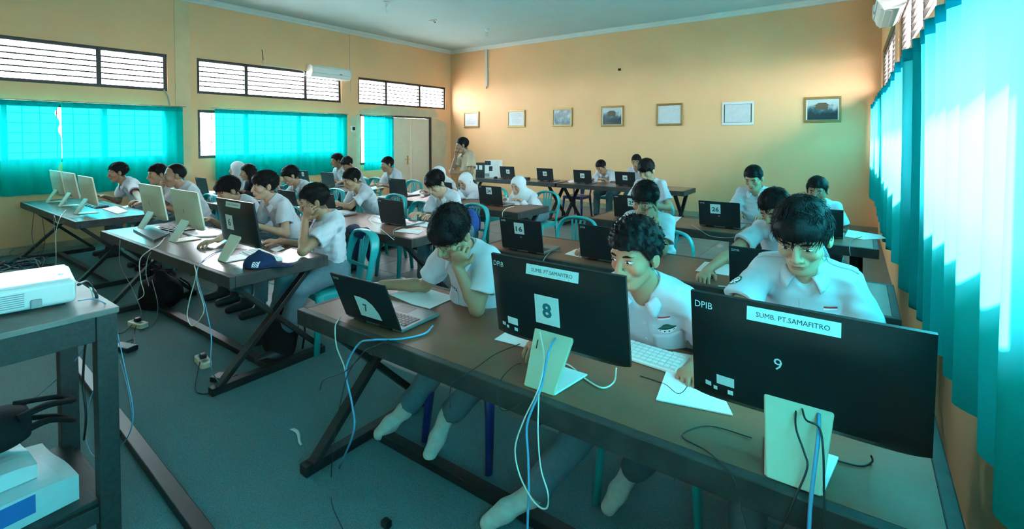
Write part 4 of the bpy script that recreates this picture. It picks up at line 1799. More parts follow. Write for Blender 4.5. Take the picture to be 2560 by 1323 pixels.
        Fh.put(H.ell((0, 0.005, -0.005), (0.066, 0.09, 0.088)), 0.004, True)
        V3, Q3 = Fh.surface()
        me = new_mesh('headscarf', V3 - inv, Q3, hijab_m, smooth=True)
        link(bpy.data.objects.new('headscarf', me), root)
    else:
        make_hair(H, hair, root, min(h, 0.005) if near else h, near, seed, inv)

    # --- shirt
    sm = {'white': shirt_m, 'beige': shirtb_m, 'dark': darkcloth_m}[shirt]
    pts = [Hp, N, SL, SR] + [a[1] for a in A.values()] + ([a[2] for a in A.values()] if sleeve > 1 else [])
    Fs = Field(np.min(pts, 0) - 0.2, np.max(pts, 0) + 0.16, max(h, 0.005))
    Fs.put(rcone(Hp - s * 0.03, P1, 0.145 * build, 0.145 * build, cf, 0.72), 0)
    Fs.put(rcone(P1, P2, 0.145 * build, 0.150 * build, cf, 0.64), 0.04)
    Fs.put(rcone(SL, SR, 0.050, 0.050), 0.04)
    Fs.put(rcone(N + s * 0.004, SL * 0.8 + N * 0.2, 0.044, 0.042), 0.03)
    Fs.put(rcone(N + s * 0.004, SR * 0.8 + N * 0.2, 0.044, 0.042), 0.03)
    for side, (S_, E, Wp, d, n, cu, th) in A.items():
        if sleeve > 1:
            Fs.put(rcone(S_, E, 0.062, 0.056), 0.03)
            Fs.put(rcone(E, E + (Wp - E) * 0.9, 0.055, 0.046, cutend=True), 0.02)
        else:
            Fs.put(rcone(S_, S_ + (E - S_) * sleeve, 0.053 * build, 0.070 * build, cutend=True), 0.024)
    wn = noise3(seed + 20, 6, 25, 70)
    wn2 = noise3(seed + 30, 4, 60, 120)
    wn3 = noise3(seed + 40, 4, 20, 45)
    fold = 1.0 if shirt != 'dark' else 0.6

    def folds(P):
        q = P - inv
        # drape: long soft folds down the cloth, tighter ones near waist and armpits
        x = q @ l
        z = (P - Hp) @ s
        y = q @ cf
        a = wn(np.stack([x, y, z * 0.45], 1))
        b2 = wn2(np.stack([x * 0.8, y, z * 1.4], 1))
        low = np.exp(-np.clip(z, 0, 1) / 0.16)
        diag = np.sin(70 * (z - 0.8 * np.abs(x)) + 3 * a) * np.exp(-((z - 0.30) / 0.10) ** 2) * np.exp(-((np.abs(x) - 0.13) / 0.06) ** 2)
        rid = 0.5 - np.abs(wn3(np.stack([x, y, z * 0.35], 1)) * 2.2)
        return 0.012 * a + 0.0065 * b2 * (0.5 + low) + 0.0035 * diag + 0.006 * rid * fold
    Fs.warp(folds)
    for side, (S_, E, Wp, d, n, cu, th) in A.items():
        if sleeve <= 1:
            Fs.put(rcone(S_ + (E - S_) * (sleeve - 0.16), E, 0.046 * build, 0.063 * build), 0.004, True)
    Fs.put(rcone(N + s * 0.0 - cf * 0.005, N + s * 0.14, 0.058, 0.080), 0.01, True)
    if not hijab:
        Fs.put(rcone(N + cf * 0.060 - s * 0.0, N + cf * 0.125 - s * 0.115, 0.042, 0.010), 0.006, True)
    Fs.cut(Hp - s * hem, -s)
    V4, Q4 = Fs.surface()
    me = new_mesh('shirt', V4 - inv, Q4, sm, smooth=True)
    so = link(bpy.data.objects.new('shirt', me), root)
    front = (V4 - Hp) @ cf > -0.02
    ftree = None
    if near or badge:
        ftree = Tree(V4, Q4)
    if not hijab:
        # turned-down collar: two flaps meeting in a V
        V5 = []
        F5 = []
        nu = 27
        for j in range(5):
            t = j / 4
            for i in range(nu):
                a = -1 + 2 * i / (nu - 1)
                ang = a * math.radians(156)
                # angle measured from the nape
                back = (math.cos(ang) + 1) / 2
                rin, rout = 0.061, 0.086
                rr = rin + (rout - rin) * t + 0.004 * math.sin(t * PI)
                drop = 0.052 * (1 - back) ** 1.3
                tipx = max(0, abs(a) - 0.72) / 0.28
                zz = 0.042 - drop * 1.25 - t * (0.034 + 0.030 * tipx * (1 - 0.35 * tipx)) + 0.006 * math.sin(t * PI)
                fwd = 0.020 * (1 - back)
                p_ = N + l * (math.sin(ang) * rr * 1.02) - cf * (math.cos(ang) * rr * 0.92 - fwd * 1.2) + s * zz + l * math.copysign(0.020 * tipx * t, a)
                V5.append(p_ - inv)
        for j in range(4):
            for i in range(nu - 1):
                F5.append((j * nu + i, j * nu + i + 1, (j + 1) * nu + i + 1, (j + 1) * nu + i))
        me = new_mesh('collar', V5, np.array(F5), sm, smooth=True)
        finish(link(bpy.data.objects.new('collar', me), so), solid=0.004)
    if near or badge:
        org = Hp + T * 0.60 + cf * 0.10

        def at(x, z):
            return Hp + s * z + l * x
        if near and not hijab:
            # button placket
            mb = MB()
            tl = np.linalg.norm(T)
            decal_grid(mb, ftree, at(0, tl * 0.42), l, s, 0.026, tl * 0.72, 3, 16, 0, 0.0022)
            o = mb.build('placket', sm, so, smooth=True)
            o.location = -inv
            for k in range(4):
                z = tl * (0.72 - 0.15 * k)
                hh = ftree.hit(at(0, z) + cf * 0.3, -cf)
                if hh is not None:
                    mb = MB()
                    mb.cyl(hh[0] - inv, hh[0] - inv + cf * 0.0042, 0.0055, 10)
                    mb.build('button', button_m, so)
        for kind, x, z, w_, h_ in (badge or []):
            mb = MB()
            if kind == 'flag':
                decal_grid(mb, ftree, at(x, z), l, s, w_, h_, 7, 5, 0, 0.0022, band=lambda i, j: 0 if j >= 2 else 1)
                o = mb.build('flag_patch', [red_m, patchw_m], so)
            elif kind == 'name':
                decal_grid(mb, ftree, at(x, z), l, s, w_, h_, 12, 6, 0, 0.0022, band=lambda i, j: 1 if (1 <= j <= 3 and 1 <= i <= 9 and (i * 7 + j * 3) % 4 < 2) else 0)
                o = mb.build('name_strip', [dark_m, patchw_m], so)
            elif kind == 'emblem':
                def dome(x_, y_):
                    return (x_ * (1 - 0.45 * max(0, y_)), y_ * (1 - 0.55 * x_ * x_) if y_ > 0 else y_ * (1 - 0.6 * x_ * x_))
                decal_grid(mb, ftree, at(x, z), l, s, w_, h_, 13, 9, 0, 0.0022, mask=dome, band=lambda i, j: (2 if i % 3 == 1 and j == 1 else 1) if j <= 2 else (2 if (i in (0, 11) or j == 7 or j == 3) else 0))
                o = mb.build('emblem_patch', [green_m, patchw_m, dark_m], so)
            elif kind == 'tie':
                decal_grid(mb, ftree, at(x, z), l, s, w_, h_, 5, 9, 0, 0.006)
                o = mb.build('tie', trouser_m, so, smooth=True, solid=0.003)
            elif kind == 'pocket':
                decal_grid(mb, ftree, at(x, z), l, s, w_, h_, 7, 7, 0, 0.0030)
                o = mb.build('pocket', sm, so, smooth=True, solid=0.002)
            elif kind == 'shoulder':
                sd = 1 if x > 0 else -1
                S_, E = A[sd][0], A[sd][1]
                ax = unit(E - S_)
                nrm = unit(l * sd * 0.7 + cf * 0.65 + UP * 0.25)
                rt_ = unit(np.cross(ax, nrm))
                c_ = S_ + (E - S_) * z
                n_ = np.cross(rt_, -ax)
                if n_ @ nrm < 0:
                    rt_ = -rt_
                decal_grid(mb, ftree, c_ + nrm * 0.0, rt_, -ax, w_, h_, 9, 9, 0, 0.0022, mask=lambda x_, y_: (x_ * math.sqrt(max(0, 1 - 0.5 * y_ * y_)), y_ * math.sqrt(max(0, 1 - 0.5 * x_ * x_))), band=lambda i, j: 2 if (i in (0, 7) or j in (0, 7)) else (0 if (i * 5 + j * 3) % 4 == 0 else 1))
                o = mb.build('sleeve_badge', [dark_m, patchw_m, green_m], so)
            elif kind == 'epaulette':
                sd = 1 if x > 0 else -1
                S_ = A[sd][0]
                mb = MB()
                dirp = unit(S_ - N)
                wv_ = unit(np.cross(dirp, UP))
                V6 = []
                for i in range(8):
                    c_ = N + (S_ + dirp * 0.03 - N) * (0.42 + 0.58 * i / 7)
                    for q in (-0.024, 0, 0.024):
                        hh = ftree.hit(c_ + wv_ * q + UP * 0.2, -UP)
                        V6.append((hh[0] + UP * 0.004 if hh else c_) - inv)
                F6 = [(i * 3 + q, i * 3 + q + 1, i * 3 + q + 4, i * 3 + q + 3) for i in range(7) for q in range(2)]
                mb.add(V6, F6)
                o = mb.build('epaulette', sm, so, smooth=True, solid=0.004)
                o.location = inv
            o.location = o.location - Vector(inv)

    # --- trousers and feet
    hh_ = max(h * 1.4, 0.009)
    K, An, Toe = {}, {}, {}
    for side in (1, -1):
        lg = dict((legs or {}).get(side, {}))
        hj = Hp + l * side * 0.085
        if stand:
            k_ = Hp + l * side * 0.09 - UP * 0.42 + f * 0.02
            a_ = Hp + l * side * 0.10
            a_ = np.array([a_[0], a_[1], 0.09])
            k_[2] = (Hp[2] + a_[2]) / 2
        else:
            k_ = np.asarray(lg.get('k', Hp + f * 0.40 + l * side * 0.13 + UP * (0.515 - seat)), float)
            a_ = np.asarray(lg.get('a', np.array([k_[0], k_[1], 0.095]) + f * 0.02), float)
        K[side], An[side] = k_, a_
        Toe[side] = np.asarray(lg.get('t', a_ + f * 0.15 + UP * (0.036 - a_[2])), float)
    tm_ = trousers or trouser_m
    pts = [Hp - 0.13, Hp + 0.13] + list(K.values()) + list(An.values())
    Ft = Field(np.min(pts, 0) - 0.1, np.max(pts, 0) + 0.1, hh_)
    Ft.put(rcone(Hp - l * 0.07, Hp + l * 0.07, 0.112 * build, 0.112 * build), 0)
    Ft.put(rcone(Hp, Hp + s * 0.06, 0.135 * build, 0.130 * build, cf, 0.72), 0.03)
    for side in (1, -1):
        Ft.put(rcone(Hp + l * side * 0.085, K[side], 0.095 * build, 0.068), 0.03)
        Ft.put(rcone(K[side], An[side] + (K[side] - An[side]) * 0.06, 0.067, 0.058, cutend=True), 0.02)
    wt = noise3(seed + 50, 5, 25, 80)
    Ft.warp(lambda P: 0.006 * wt(P - inv))
    V7, Q7 = Ft.surface()
    me = new_mesh('trousers', V7 - inv, Q7, tm_, smooth=True)
    link(bpy.data.objects.new('trousers', me), root)
    for side in (1, -1):
        a_, t_ = An[side], Toe[side]
        Fo = Field(np.minimum(a_, t_) - 0.12, np.maximum(a_, t_) + np.array([0.12, 0.12, 0.2]), max(h, 0.006))
        up_ = unit(K[side] - a_)
        if feet == 'sock':
            Fo.put(rcone(a_ + up_ * 0.14, a_, 0.040, 0.037), 0)
            heel = a_ - unit(t_ - a_) * 0.015 - up_ * 0.03
            Fo.put(rcone(heel, heel, 0.036, 0.036), 0.02)
            mid = a_ * 0.4 + t_ * 0.6
            Fo.put(rcone(a_ - up_ * 0.02, mid, 0.038, 0.038), 0.02)
            Fo.put(rcone(mid, t_, 0.040, 0.032), 0.02)
            wk = noise3(seed + 60, 4, 60, 140)
            Fo.warp(lambda P: 0.003 * wk(P - inv))
            nm, fm_ = 'sock', sock_m
        else:
            Fo.put(rcone(a_ + up_ * 0.03, a_ - up_ * 0.02, 0.046, 0.044), 0)
            lowz = np.array([0, 0, 1.0])
            Fo.put(rcone(np.array([a_[0], a_[1], t_[2] + 0.008]) - f * 0.03, t_, 0.044, 0.036), 0.02)
            nm, fm_ = 'shoe', shoe_m
        V8, Q8 = Fo.surface()
        if len(V8):
            me = new_mesh(nm, V8 - inv, Q8, fm_, smooth=True)
            link(bpy.data.objects.new(nm, me), root)
    if belt:
        mb = MB()
        ring = []
        n_ = 40
        for j, (q, rr) in enumerate(((0.018, 0.136), (0.018, 0.142), (-0.018, 0.142), (-0.018, 0.136))):
            for i in range(n_):
                a = 2 * PI * i / n_
                ring.append(Hp - s * (hem + 0.012) + s * q + l * math.cos(a) * rr * build + cf * math.sin(a) * rr * 0.76 * build - inv)
        mb.add(ring, [(j * n_ + i, j * n_ + (i + 1) % n_, ((j + 1) % 4) * n_ + (i + 1) % n_, ((j + 1) % 4) * n_ + i) for j in range(4) for i in range(n_)])
        mb.build('belt', dark_m, root, smooth=False)
    if chairkind and not stand:
        c = Hp - f * chair_dy
        chair(chairlabel or ('%s plastic chair under %s' % (chairkind, label)), c[0], c[1], chairkind, b, 'plastic chairs with students on them')
    return root



# ------------------------------------------------------------------ the people
def P(label, head, **k):
    if 'chairlabel' not in k:
        k['chairlabel'] = CHAIR_LABELS.get(label[:24])
    return person(label, head, **k)


CHAIR_LABELS = {'boy with a long fringe a': 'teal chair under the boy with a long fringe', 'curly-haired boy in whit': 'teal chair under the curly-haired boy, its back showing at his side', 'boy with closed eyes res': 'navy chair under the boy who rests his cheek on his fist', 'boy in white shirt bent ': 'teal chair under the boy bent over a black mouse', 'boy leaning his cheek on': 'teal chair under the boy who leans on bent knuckles', 'tall boy with tousled ha': 'teal chair under the tall tousled-haired boy', 'boy looking down behind ': 'teal chair under the boy behind laptop 26', 'dark-faced boy looking a': 'teal chair under the dark-faced boy near the right curtain', 'boy bent forward over hi': 'teal chair at the back wall under the boy bent forward', 'boy glancing down at the': 'teal chair at the back wall under the boy glancing down', 'boy with a thick bowl of': 'teal chair under the typing boy with the thick bowl of hair', 'boy with neat side-parte': 'teal chair under the boy with side-parted hair', 'boy reading with a raise': 'teal chair under the boy reading with a raised fist', 'boy in white shirt sitti': 'teal chair under the boy before the cream door', 'boy in profile by the le': 'teal chair under the boy in profile by the left wall', 'boy with lowered head ri': 'teal chair under the boy with lowered head by the left wall', 'girl in pale headscarf b': 'teal chair under the girl in a pale headscarf by the left wall', 'girl with long black hai': 'teal chair under the long-haired girl in a dark jacket', 'boy propping his temple ': 'teal chair with a navy jacket over its back, at the table end', 'upright boy in white shi': 'teal chair under the upright boy facing monitor 6', 'boy with bowl-cut hair l': 'teal chair under the boy with bowl-cut hair at the white monitor', 'man with receding hair a': 'teal chair under the man with receding hair', 'smiling boy half hidden ': 'teal chair under the smiling half hidden boy', 'boy in white shirt at th': 'teal chair under the boy at the far left table'}
def HP(px, py, Y):
    return aty(px, py, Y)


def onto(px, py, z=TZ):
    return atz(px, py, z)


# fists and hands against faces, in the head's frame: wrist, finger direction, back of the hand
FIST = ((0.060, 0.090, -0.098), (0.32, -0.22, 0.92), (0.25, 0.95, -0.1))
TEMPLE = ((0.055, 0.092, -0.085), (0.45, -0.50, 0.74), (0.70, 0.70, 0.1))
MOUTH = ((0.045, 0.125, -0.135), (-0.25, -0.15, 0.95), (0.35, 0.93, 0.1))
FLAG = ('flag', 0.075, 0.375, 0.042, 0.015)

# nearest row, right-hand table
P('boy with a long fringe and white shirt behind the monitor with the hand-written 9', HP(2005, 595, 2.10), hy=-7, hp=24, hs=1.10, hair='fringe', h=0.0038, near=True, seed=11,
       skin=(0.46, 0.26, 0.155), eye=0.8, gaze=(0.1, -0.5), feet='sock',
       arms={-1: {'w': onto(1742, 930) + UP * 0.035, 'd': (-0.1, -1, -0.12), 'n': (-0.25, 0, 1), 'curl': 0.45}},
       badge=[('flag', 0.085, 0.40, 0.042, 0.015), ('emblem', 0.088, 0.347, 0.062, 0.042), ('pocket', 0.085, 0.262, 0.10, 0.11), ('shoulder', -1, 0.50, 0.05, 0.06), ('epaulette', 1, 0, 0, 0), ('epaulette', -1, 0, 0, 0)])
P('curly-haired boy in white shirt looking down past the monitor labelled 8', HP(1588, 640, 1.80), hy=-16, hp=10, hs=1.07, hair='curly', h=0.0038, near=True, seed=12,
       skin=(0.40, 0.205, 0.115), eye=0.95, gaze=(-0.35, -0.4), feet='sock', mouth=-0.6,
       badge=[('flag', 0.082, 0.40, 0.044, 0.015), ('emblem', 0.085, 0.345, 0.064, 0.046), ('pocket', 0.082, 0.262, 0.105, 0.11), ('name', 0.082, 0.19, 0.075, 0.018)],
       legs={-1: {'a': (-1.06, 1.62, 0.15), 't': (-1.20, 1.50, 0.04)}, 1: {'a': (-0.78, 1.98, 0.16), 't': (-0.84, 1.87, 0.03)}},
       arms={1: {'w': (-0.60, 1.86, 0.64), 'e': (-0.47, 2.04, 0.74), 'd': (-0.4, -1, -0.1)}, -1: {'w': (-1.0, 1.62, 0.80), 'd': (0.1, -1, 0)}})
P('boy with closed eyes resting his cheek on his fist by the laptop labelled 7', HP(1128, 585, 1.70), hy=-2, hp=40, hr=12, hs=1.07, hair='bowl', h=0.0038, near=True, seed=13,
       skin=(0.37, 0.20, 0.115), eye=0.25, gaze=(0, -0.9), feet='sock', lean=26, shift=-0.02, chairkind='navy',
       arms={1: {'e': onto(1192, 772, 0.79), 'face': FIST, 'curl': 1.15}, -1: {'w': onto(955, 712, 0.785), 'd': (-0.9, -0.6, -0.1), 'n': (0, 0.1, 1), 'curl': 0.5}},
       badge=[('name', -0.075, 0.30, 0.075, 0.018), ('emblem', 0.085, 0.30, 0.05, 0.04), ('pocket', -0.078, 0.245, 0.095, 0.10)],
       legs={-1: {'k': (-1.72, 1.86, 0.50), 'a': (-1.93, 1.72, 0.16), 't': (-2.02, 1.62, 0.045)}, 1: {'k': (-1.40, 1.80, 0.50), 'a': (-1.66, 1.76, 0.20), 't': (-1.67, 1.64, 0.06)}})

# second and third row, right-hand tables
P('boy in white shirt bent to his right with one hand on a black mouse', HP(1940, 525, 3.50), hy=-26, hp=30, hr=-6, hs=1.06, hair='short', h=0.005, near=True, seed=14,
       skin=(0.42, 0.23, 0.135), eye=0.4, gaze=(0, -0.8), arms={-1: {'w': onto(1768, 676, 0.795), 'd': (0.0, -1, -0.15), 'n': (-0.1, -0.2, 1), 'curl': 0.6}},
       badge=[('shoulder', -1, 0.40, 0.07, 0.085)])
P('boy leaning his cheek on bent knuckles, red and white strip on his pocket', HP(1612, 503, 3.40), hy=0, hp=18, hr=6, hs=1.08, hair='bowl', h=0.005, near=True, seed=15,
       skin=(0.36, 0.19, 0.11), eye=0.6, gaze=(-0.1, -0.7), arms={1: {'e': onto(1655, 628, 0.79), 'face': ((0.100, 0.066, -0.092), (-0.45, 0.30, 0.75), (0.55, 0.7, 0.45)), 'curl': 1.2}, -1: {'w': onto(1478, 622, 0.785), 'd': (-0.45, -0.9, -0.05), 'n': (0, 0, 1)}},
       badge=[('flag', 0.078, 0.385, 0.04, 0.014), ('emblem', 0.08, 0.335, 0.055, 0.04), ('shoulder', -1, 0.40, 0.07, 0.085)])
P('tall boy with tousled hair behind the knuckle-leaning boy', HP(1616, 428, 5.55), hy=-8, hp=24, hs=1.06, hair='fringe', h=0.006, seed=16, eye=0.4, skin=(0.45, 0.26, 0.16))
P('boy looking down behind the laptop labelled 26', HP(1884, 447, 5.50), hy=-10, hp=24, hs=1.05, hair='short', h=0.006, seed=17, eye=0.5, skin=(0.42, 0.24, 0.14))
P('dark-faced boy looking ahead behind the dark laptop near the right curtain', HP(2043, 478, 5.35), hy=-6, hp=12, hs=1.05, hair='short', h=0.006, seed=18, eye=0.7, skin=(0.26, 0.135, 0.08))
# along the back wall
P('boy bent forward over his knees behind the far laptop labelled 29', HP(1503, 418, 8.42), hy=-18, hp=34, hs=1.05, hair='short', h=0.008, seed=19, eye=0.4, lean=26)
P('boy glancing down at the back wall, half hidden by the tousled-haired boy', HP(1591, 405, 8.55), hy=10, hp=14, hs=1.05, hair='short', h=0.008, seed=20, skin=(0.34, 0.18, 0.10))
P('standing adult in a beige shirt with one hand at his mouth, behind the headscarf girls', HP(1156, 364, 6.0), body=-20, hy=-25, hp=12, hs=1.08, hair='crop', h=0.008, seed=21, stand=True, shirt='beige', g='m', build=1.1, skin=(0.33, 0.17, 0.10),
       arms={-1: {'face': MOUTH, 'curl': 0.8}, 1: {'w': HP(1156, 364, 6.0) * np.array([1, 1, 0]) + np.array([0.05, -0.22, 1.02]), 'd': (-0.9, -0.3, 0.1), 'n': (0, -1, 0.2)}}, trousers=darkcloth_m)

# middle block, second table
P('boy with a thick bowl of hair typing, grey tie at his open collar', HP(1090, 460, 3.62), hy=-4, hp=34, hs=1.08, hair='bowl', h=0.005, near=True, seed=22, skin=(0.46, 0.27, 0.165), eye=0.3, gaze=(0, -0.9), badge=[('tie', 0.0, 0.33, 0.05, 0.16)])
P('boy with neat side-parted hair and folded arms on the middle table', HP(880, 450, 3.66), hy=-16, hp=22, hs=1.08, hair='short', h=0.0055, near=True, seed=23, skin=(0.42, 0.235, 0.14), eye=0.4, gaze=(0, -0.9),
       arms={1: {'w': HP(880, 450, 3.66) * np.array([1, 1, 0]) + np.array([-0.10, -0.26, 0.80]), 'd': (-1, -0.3, 0), 'n': (0, -0.2, 1)}})
P('boy reading with a raised fist before his face, teal curtain behind', HP(727, 440, 3.60), hy=-20, hp=24, hs=1.08, hair='bowl', h=0.006, seed=24, skin=(0.45, 0.26, 0.16), eye=0.4,
       arms={-1: {'face': ((0.05, 0.19, -0.10), (-0.2, -0.1, 0.95), (0.2, 0.9, 0.1)), 'curl': 1.1}})
# middle block, third table: the girls
P('girl in white headscarf right of the laptop labelled 24', chairlabel='teal chair under the headscarf girl right of laptop 24', head= HP(1296, 465, 5.12), hy=-6, hp=20, hs=1.02, g='f', tall=0.46, seat=0.55, hijab=True, h=0.006, seed=25, sleeve=1.1, skin=(0.50, 0.29, 0.19), eye=0.5, gaze=(0, -0.8))
P('girl in white headscarf left of the laptop labelled 24, hand at her chest', chairlabel='teal chair under the headscarf girl left of laptop 24', head= HP(1164, 455, 5.12), hy=-10, hp=26, hs=1.0, g='f', tall=0.46, seat=0.55, hijab=True, h=0.006, seed=26, sleeve=1.1, skin=(0.40, 0.215, 0.13), eye=0.4, gaze=(0, -0.9),
       arms={1: {'w': HP(1164, 455, 5.12) * np.array([1, 1, 0]) + np.array([-0.02, -0.20, 0.86]), 'd': (-0.8, -0.5, 0.3), 'n': (0, -0.6, 0.8)}})
P('girl in white headscarf mostly hidden behind the typing boy, face turned away', chairlabel='teal chair under the girl hidden behind the typing boy', head= HP(1096, 438, 5.14), hy=-28, hp=24, hs=1.02, g='f', tall=0.46, seat=0.55, hijab=True, h=0.006, seed=27, sleeve=1.1, skin=(0.44, 0.25, 0.155), eye=0.5)
# left block
P('boy in white shirt sitting in profile before the cream door', HP(968, 412, 5.35), hy=-22, hp=10, hs=1.05, hair='short', h=0.007, seed=28, skin=(0.36, 0.19, 0.115), badge=[('name', 0.07, 0.14, 0.07, 0.02)])
P('boy in profile by the left wall, nearest the teal curtain under the air conditioner', HP(842, 402, 5.32), hy=-20, hp=8, hs=1.05, hair='short', h=0.007, seed=29, skin=(0.30, 0.155, 0.09))
P('boy with lowered head right beside the boy in profile under the air conditioner', HP(868, 411, 5.28), hy=0, hp=26, hs=1.05, hair='bowl', h=0.007, seed=30, skin=(0.34, 0.18, 0.105))
P('girl in pale headscarf by the left wall beside the long-haired girl', HP(592, 424, 3.62), hy=-24, hp=6, hs=1.0, g='f', tall=0.46, seat=0.55, hijab=True, h=0.007, seed=31, sleeve=1.1, skin=(0.46, 0.26, 0.16))
P('girl with long black hair and a dark jacket by the left wall', HP(619, 432, 3.58), hy=-24, hp=6, hs=1.0, g='f', hair='long', h=0.006, seed=32, sleeve=1.1, shirt='dark', skin=(0.40, 0.22, 0.13))
# front row, middle table
P('boy propping his temple on his hand, his elbow beside the navy cap', HP(786, 505, 2.12), body=-10, hy=-18, hp=16, hr=2, hs=1.08, hair='short', h=0.0042, near=True, seed=33, skin=(0.34, 0.175, 0.10), eye=0.7, gaze=(0, -0.4), belt=True, lean=30, chair_dy=0.03,
       arms={1: {'e': onto(757, 628, 0.79), 'face': TEMPLE, 'curl': 0.9}, -1: {'w': onto(700, 603, 0.79), 'd': (-0.8, -0.6, 0), 'n': (0, 0, 1)}}, badge=[('name', 0.05, 0.10, 0.075, 0.03)],
       tall=0.41, legs={1: {'k': (-3.27, 1.92, 0.50), 'a': (-3.36, 1.84, 0.10)}, -1: {'k': (-3.50, 1.94, 0.52), 'a': (-3.70, 1.96, 0.10)}}, chairlabel='teal plastic chair with a jacket hung over it at the table end')
P('upright boy in white shirt facing black monitor 6', HP(662, 466, 2.30), hy=-12, hp=4, hs=1.08, hair='bowl', h=0.0045, near=True, seed=34, skin=(0.47, 0.28, 0.18), eye=0.8, gaze=(0, -0.3), lean=12)
P('boy with bowl-cut hair looking down between the white monitor and monitor 6', HP(572, 478, 2.22), hy=-6, hp=24, hs=1.08, hair='bowl', h=0.005, near=True, seed=35, skin=(0.42, 0.235, 0.14), eye=0.4, gaze=(0, -0.9),
       arms={1: {'w': onto(545, 600, 0.785), 'd': (0.2, -1, 0), 'n': (0, 0, 1)}})
P('man with receding hair and one hand held to his mouth', HP(437, 440, 2.26), hy=-14, hp=4, hs=1.12, hair='receding', h=0.0055, near=True, seed=36, skin=(0.42, 0.22, 0.14), eye=0.6, build=1.1,
       arms={-1: {'face': MOUTH, 'curl': 0.8}})
P('smiling boy half hidden behind the man with receding hair', HP(394, 437, 2.30), hy=2, hp=6, hs=1.05, hair='short', h=0.006, seed=37, skin=(0.40, 0.22, 0.13))
P('boy in white shirt at the far left table, before the teal curtain', HP(295, 432, 2.20), hy=-10, hp=8, hs=1.08, hair='short', h=0.0055, near=True, seed=38, skin=(0.32, 0.165, 0.09), eye=0.7, lean=16,
       arms={1: {'w': onto(352, 505, 0.79), 'd': (0.5, -0.8, 0), 'n': (0, 0, 1)}})


# ------------------------------------------------------------------ things on the tables
def sheet(name, label, corners, mat_, cat='paper', thick=0.002, group=None, z=None):
    c = [Vector(p) for p in corners]
    o = sum(c, Vector()) / len(c)
    mb = MB()
    zz = TZ + 0.0008 if z is None else z
    n = len(c)
    V = [(p.x - o.x, p.y - o.y, 0) for p in c] + [(p.x - o.x, p.y - o.y, thick) for p in c]
    mb.add(V, [tuple(range(n))[::-1], tuple(range(n, 2 * n))] + [(i, (i + 1) % n, n + (i + 1) % n, n + i) for i in range(n)])
    ob = mb.build(name, mat_)
    bm = bmesh.new()
    bm.from_mesh(ob.data)
    bmesh.ops.recalc_face_normals(bm, faces=bm.faces)
    bm.to_mesh(ob.data)
    bm.free()
    ob.location = (o.x, o.y, zz)
    return tag(ob, label, cat, group)


def T_(*pts):
    return [atz(x, y, TZ) for x, y in pts]


sheet('paper_sheet', 'large white sheets of paper behind the laptop labelled 7', T_((975, 738), (1043, 715), (1140, 744), (1074, 773), (1030, 762)), paper_m)
sheet('paper_sheet', 'white paper lying under the monitor labelled 8', T_((1236, 850), (1262, 833), (1400, 865), (1372, 885)), paper_m)
sheet('paper_sheet', 'bright white paper between the white keyboard and the monitor with the 9', T_((1683, 882), (1762, 897), (1832, 1041), (1640, 1002)), paper_m, thick=0.004)
sheet('paper_sheet', 'white paper beside the laptop labelled 10 and the mouse hand', T_((1738, 678), (1762, 655), (1826, 662), (1822, 690)), paper_m)
sheet('paper_sheet', 'white paper left of the laptop behind the curly-haired boy', T_((1412, 636), (1440, 623), (1470, 631), (1456, 645)), paper_m)
sheet('paper_sheet', 'white paper before the typing boy with the thick bowl of hair', T_((1036, 565), (1062, 555), (1100, 561), (1090, 570)), paper_m)
sheet('paper_sheet', 'paper lying at the front table edge before the typing boy', T_((985, 579), (1008, 572), (1060, 577), (1046, 586)), paper_m)
sheet('paper_sheet', 'white paper under the hands of the girl right of laptop 24', T_((1262, 512), (1275, 503), (1310, 506), (1298, 513)), paper_m)
sheet('paper_sheet', 'white paper on the table before the boy with the tousled hair', T_((1655, 555), (1672, 541), (1704, 543), (1690, 556)), paper_m)
sheet('paper_sheet', 'long white paper beside the right curtain at the end of the third table', T_((2112, 592), (2120, 575), (2200, 588), (2216, 597), (2160, 600)), paper_m)
sheet('paper_sheet', 'small white slip of paper beside the elbow of the boy at the table end', T_((676, 624), (700, 616), (712, 622), (690, 631)), paper_m)
sheet('paper_sheet', 'white sheet right of the last white monitor on the far left table', T_((256, 523), (290, 516), (321, 529), (294, 536)), paper_m, thick=0.006)
sheet('paper_sheet', 'thin white slip behind the white sheet on the far left table', T_((304, 517), (330, 512), (330, 516), (312, 520)), paper_m)
sheet('paper_sheet', 'white paper lying on the far table before the boy by the cream door', T_((916, 470), (950, 464), (962, 469), (930, 475)), paper_m)
sheet('notebook', 'open white notebook on the table before the hidden headscarf girl', T_((1030, 482), (1052, 474), (1064, 481), (1040, 488)), paper_m)
sheet('paper_sheet', 'white paper on the back wall table before the empty navy chair', T_((1418, 453), (1436, 450), (1436, 456), (1424, 457)), paper_m)
# a plastic-wrapped packet that catches the window light
glossy_m = mat('clear_plastic_wrap', (0.66, 0.66, 0.68), 0.12, noise=0.1, nscale=8, bump=0.3, bscale=20, spec=0.8)
sheet('paper_packet', 'shiny plastic-wrapped packet lying before the white monitor on the middle table', T_((455, 583), (500, 576), (560, 582), (545, 592), (485, 594)), glossy_m, 'packet', 0.012)
sheet('closed_laptop', 'closed grey laptop lying flat at the left end of the middle table', T_((333, 578), (372, 568), (425, 588), (385, 606)), lid_m, 'laptop', 0.018)

white_key_m = mat('white_keycaps', (0.74, 0.74, 0.72), 0.5)


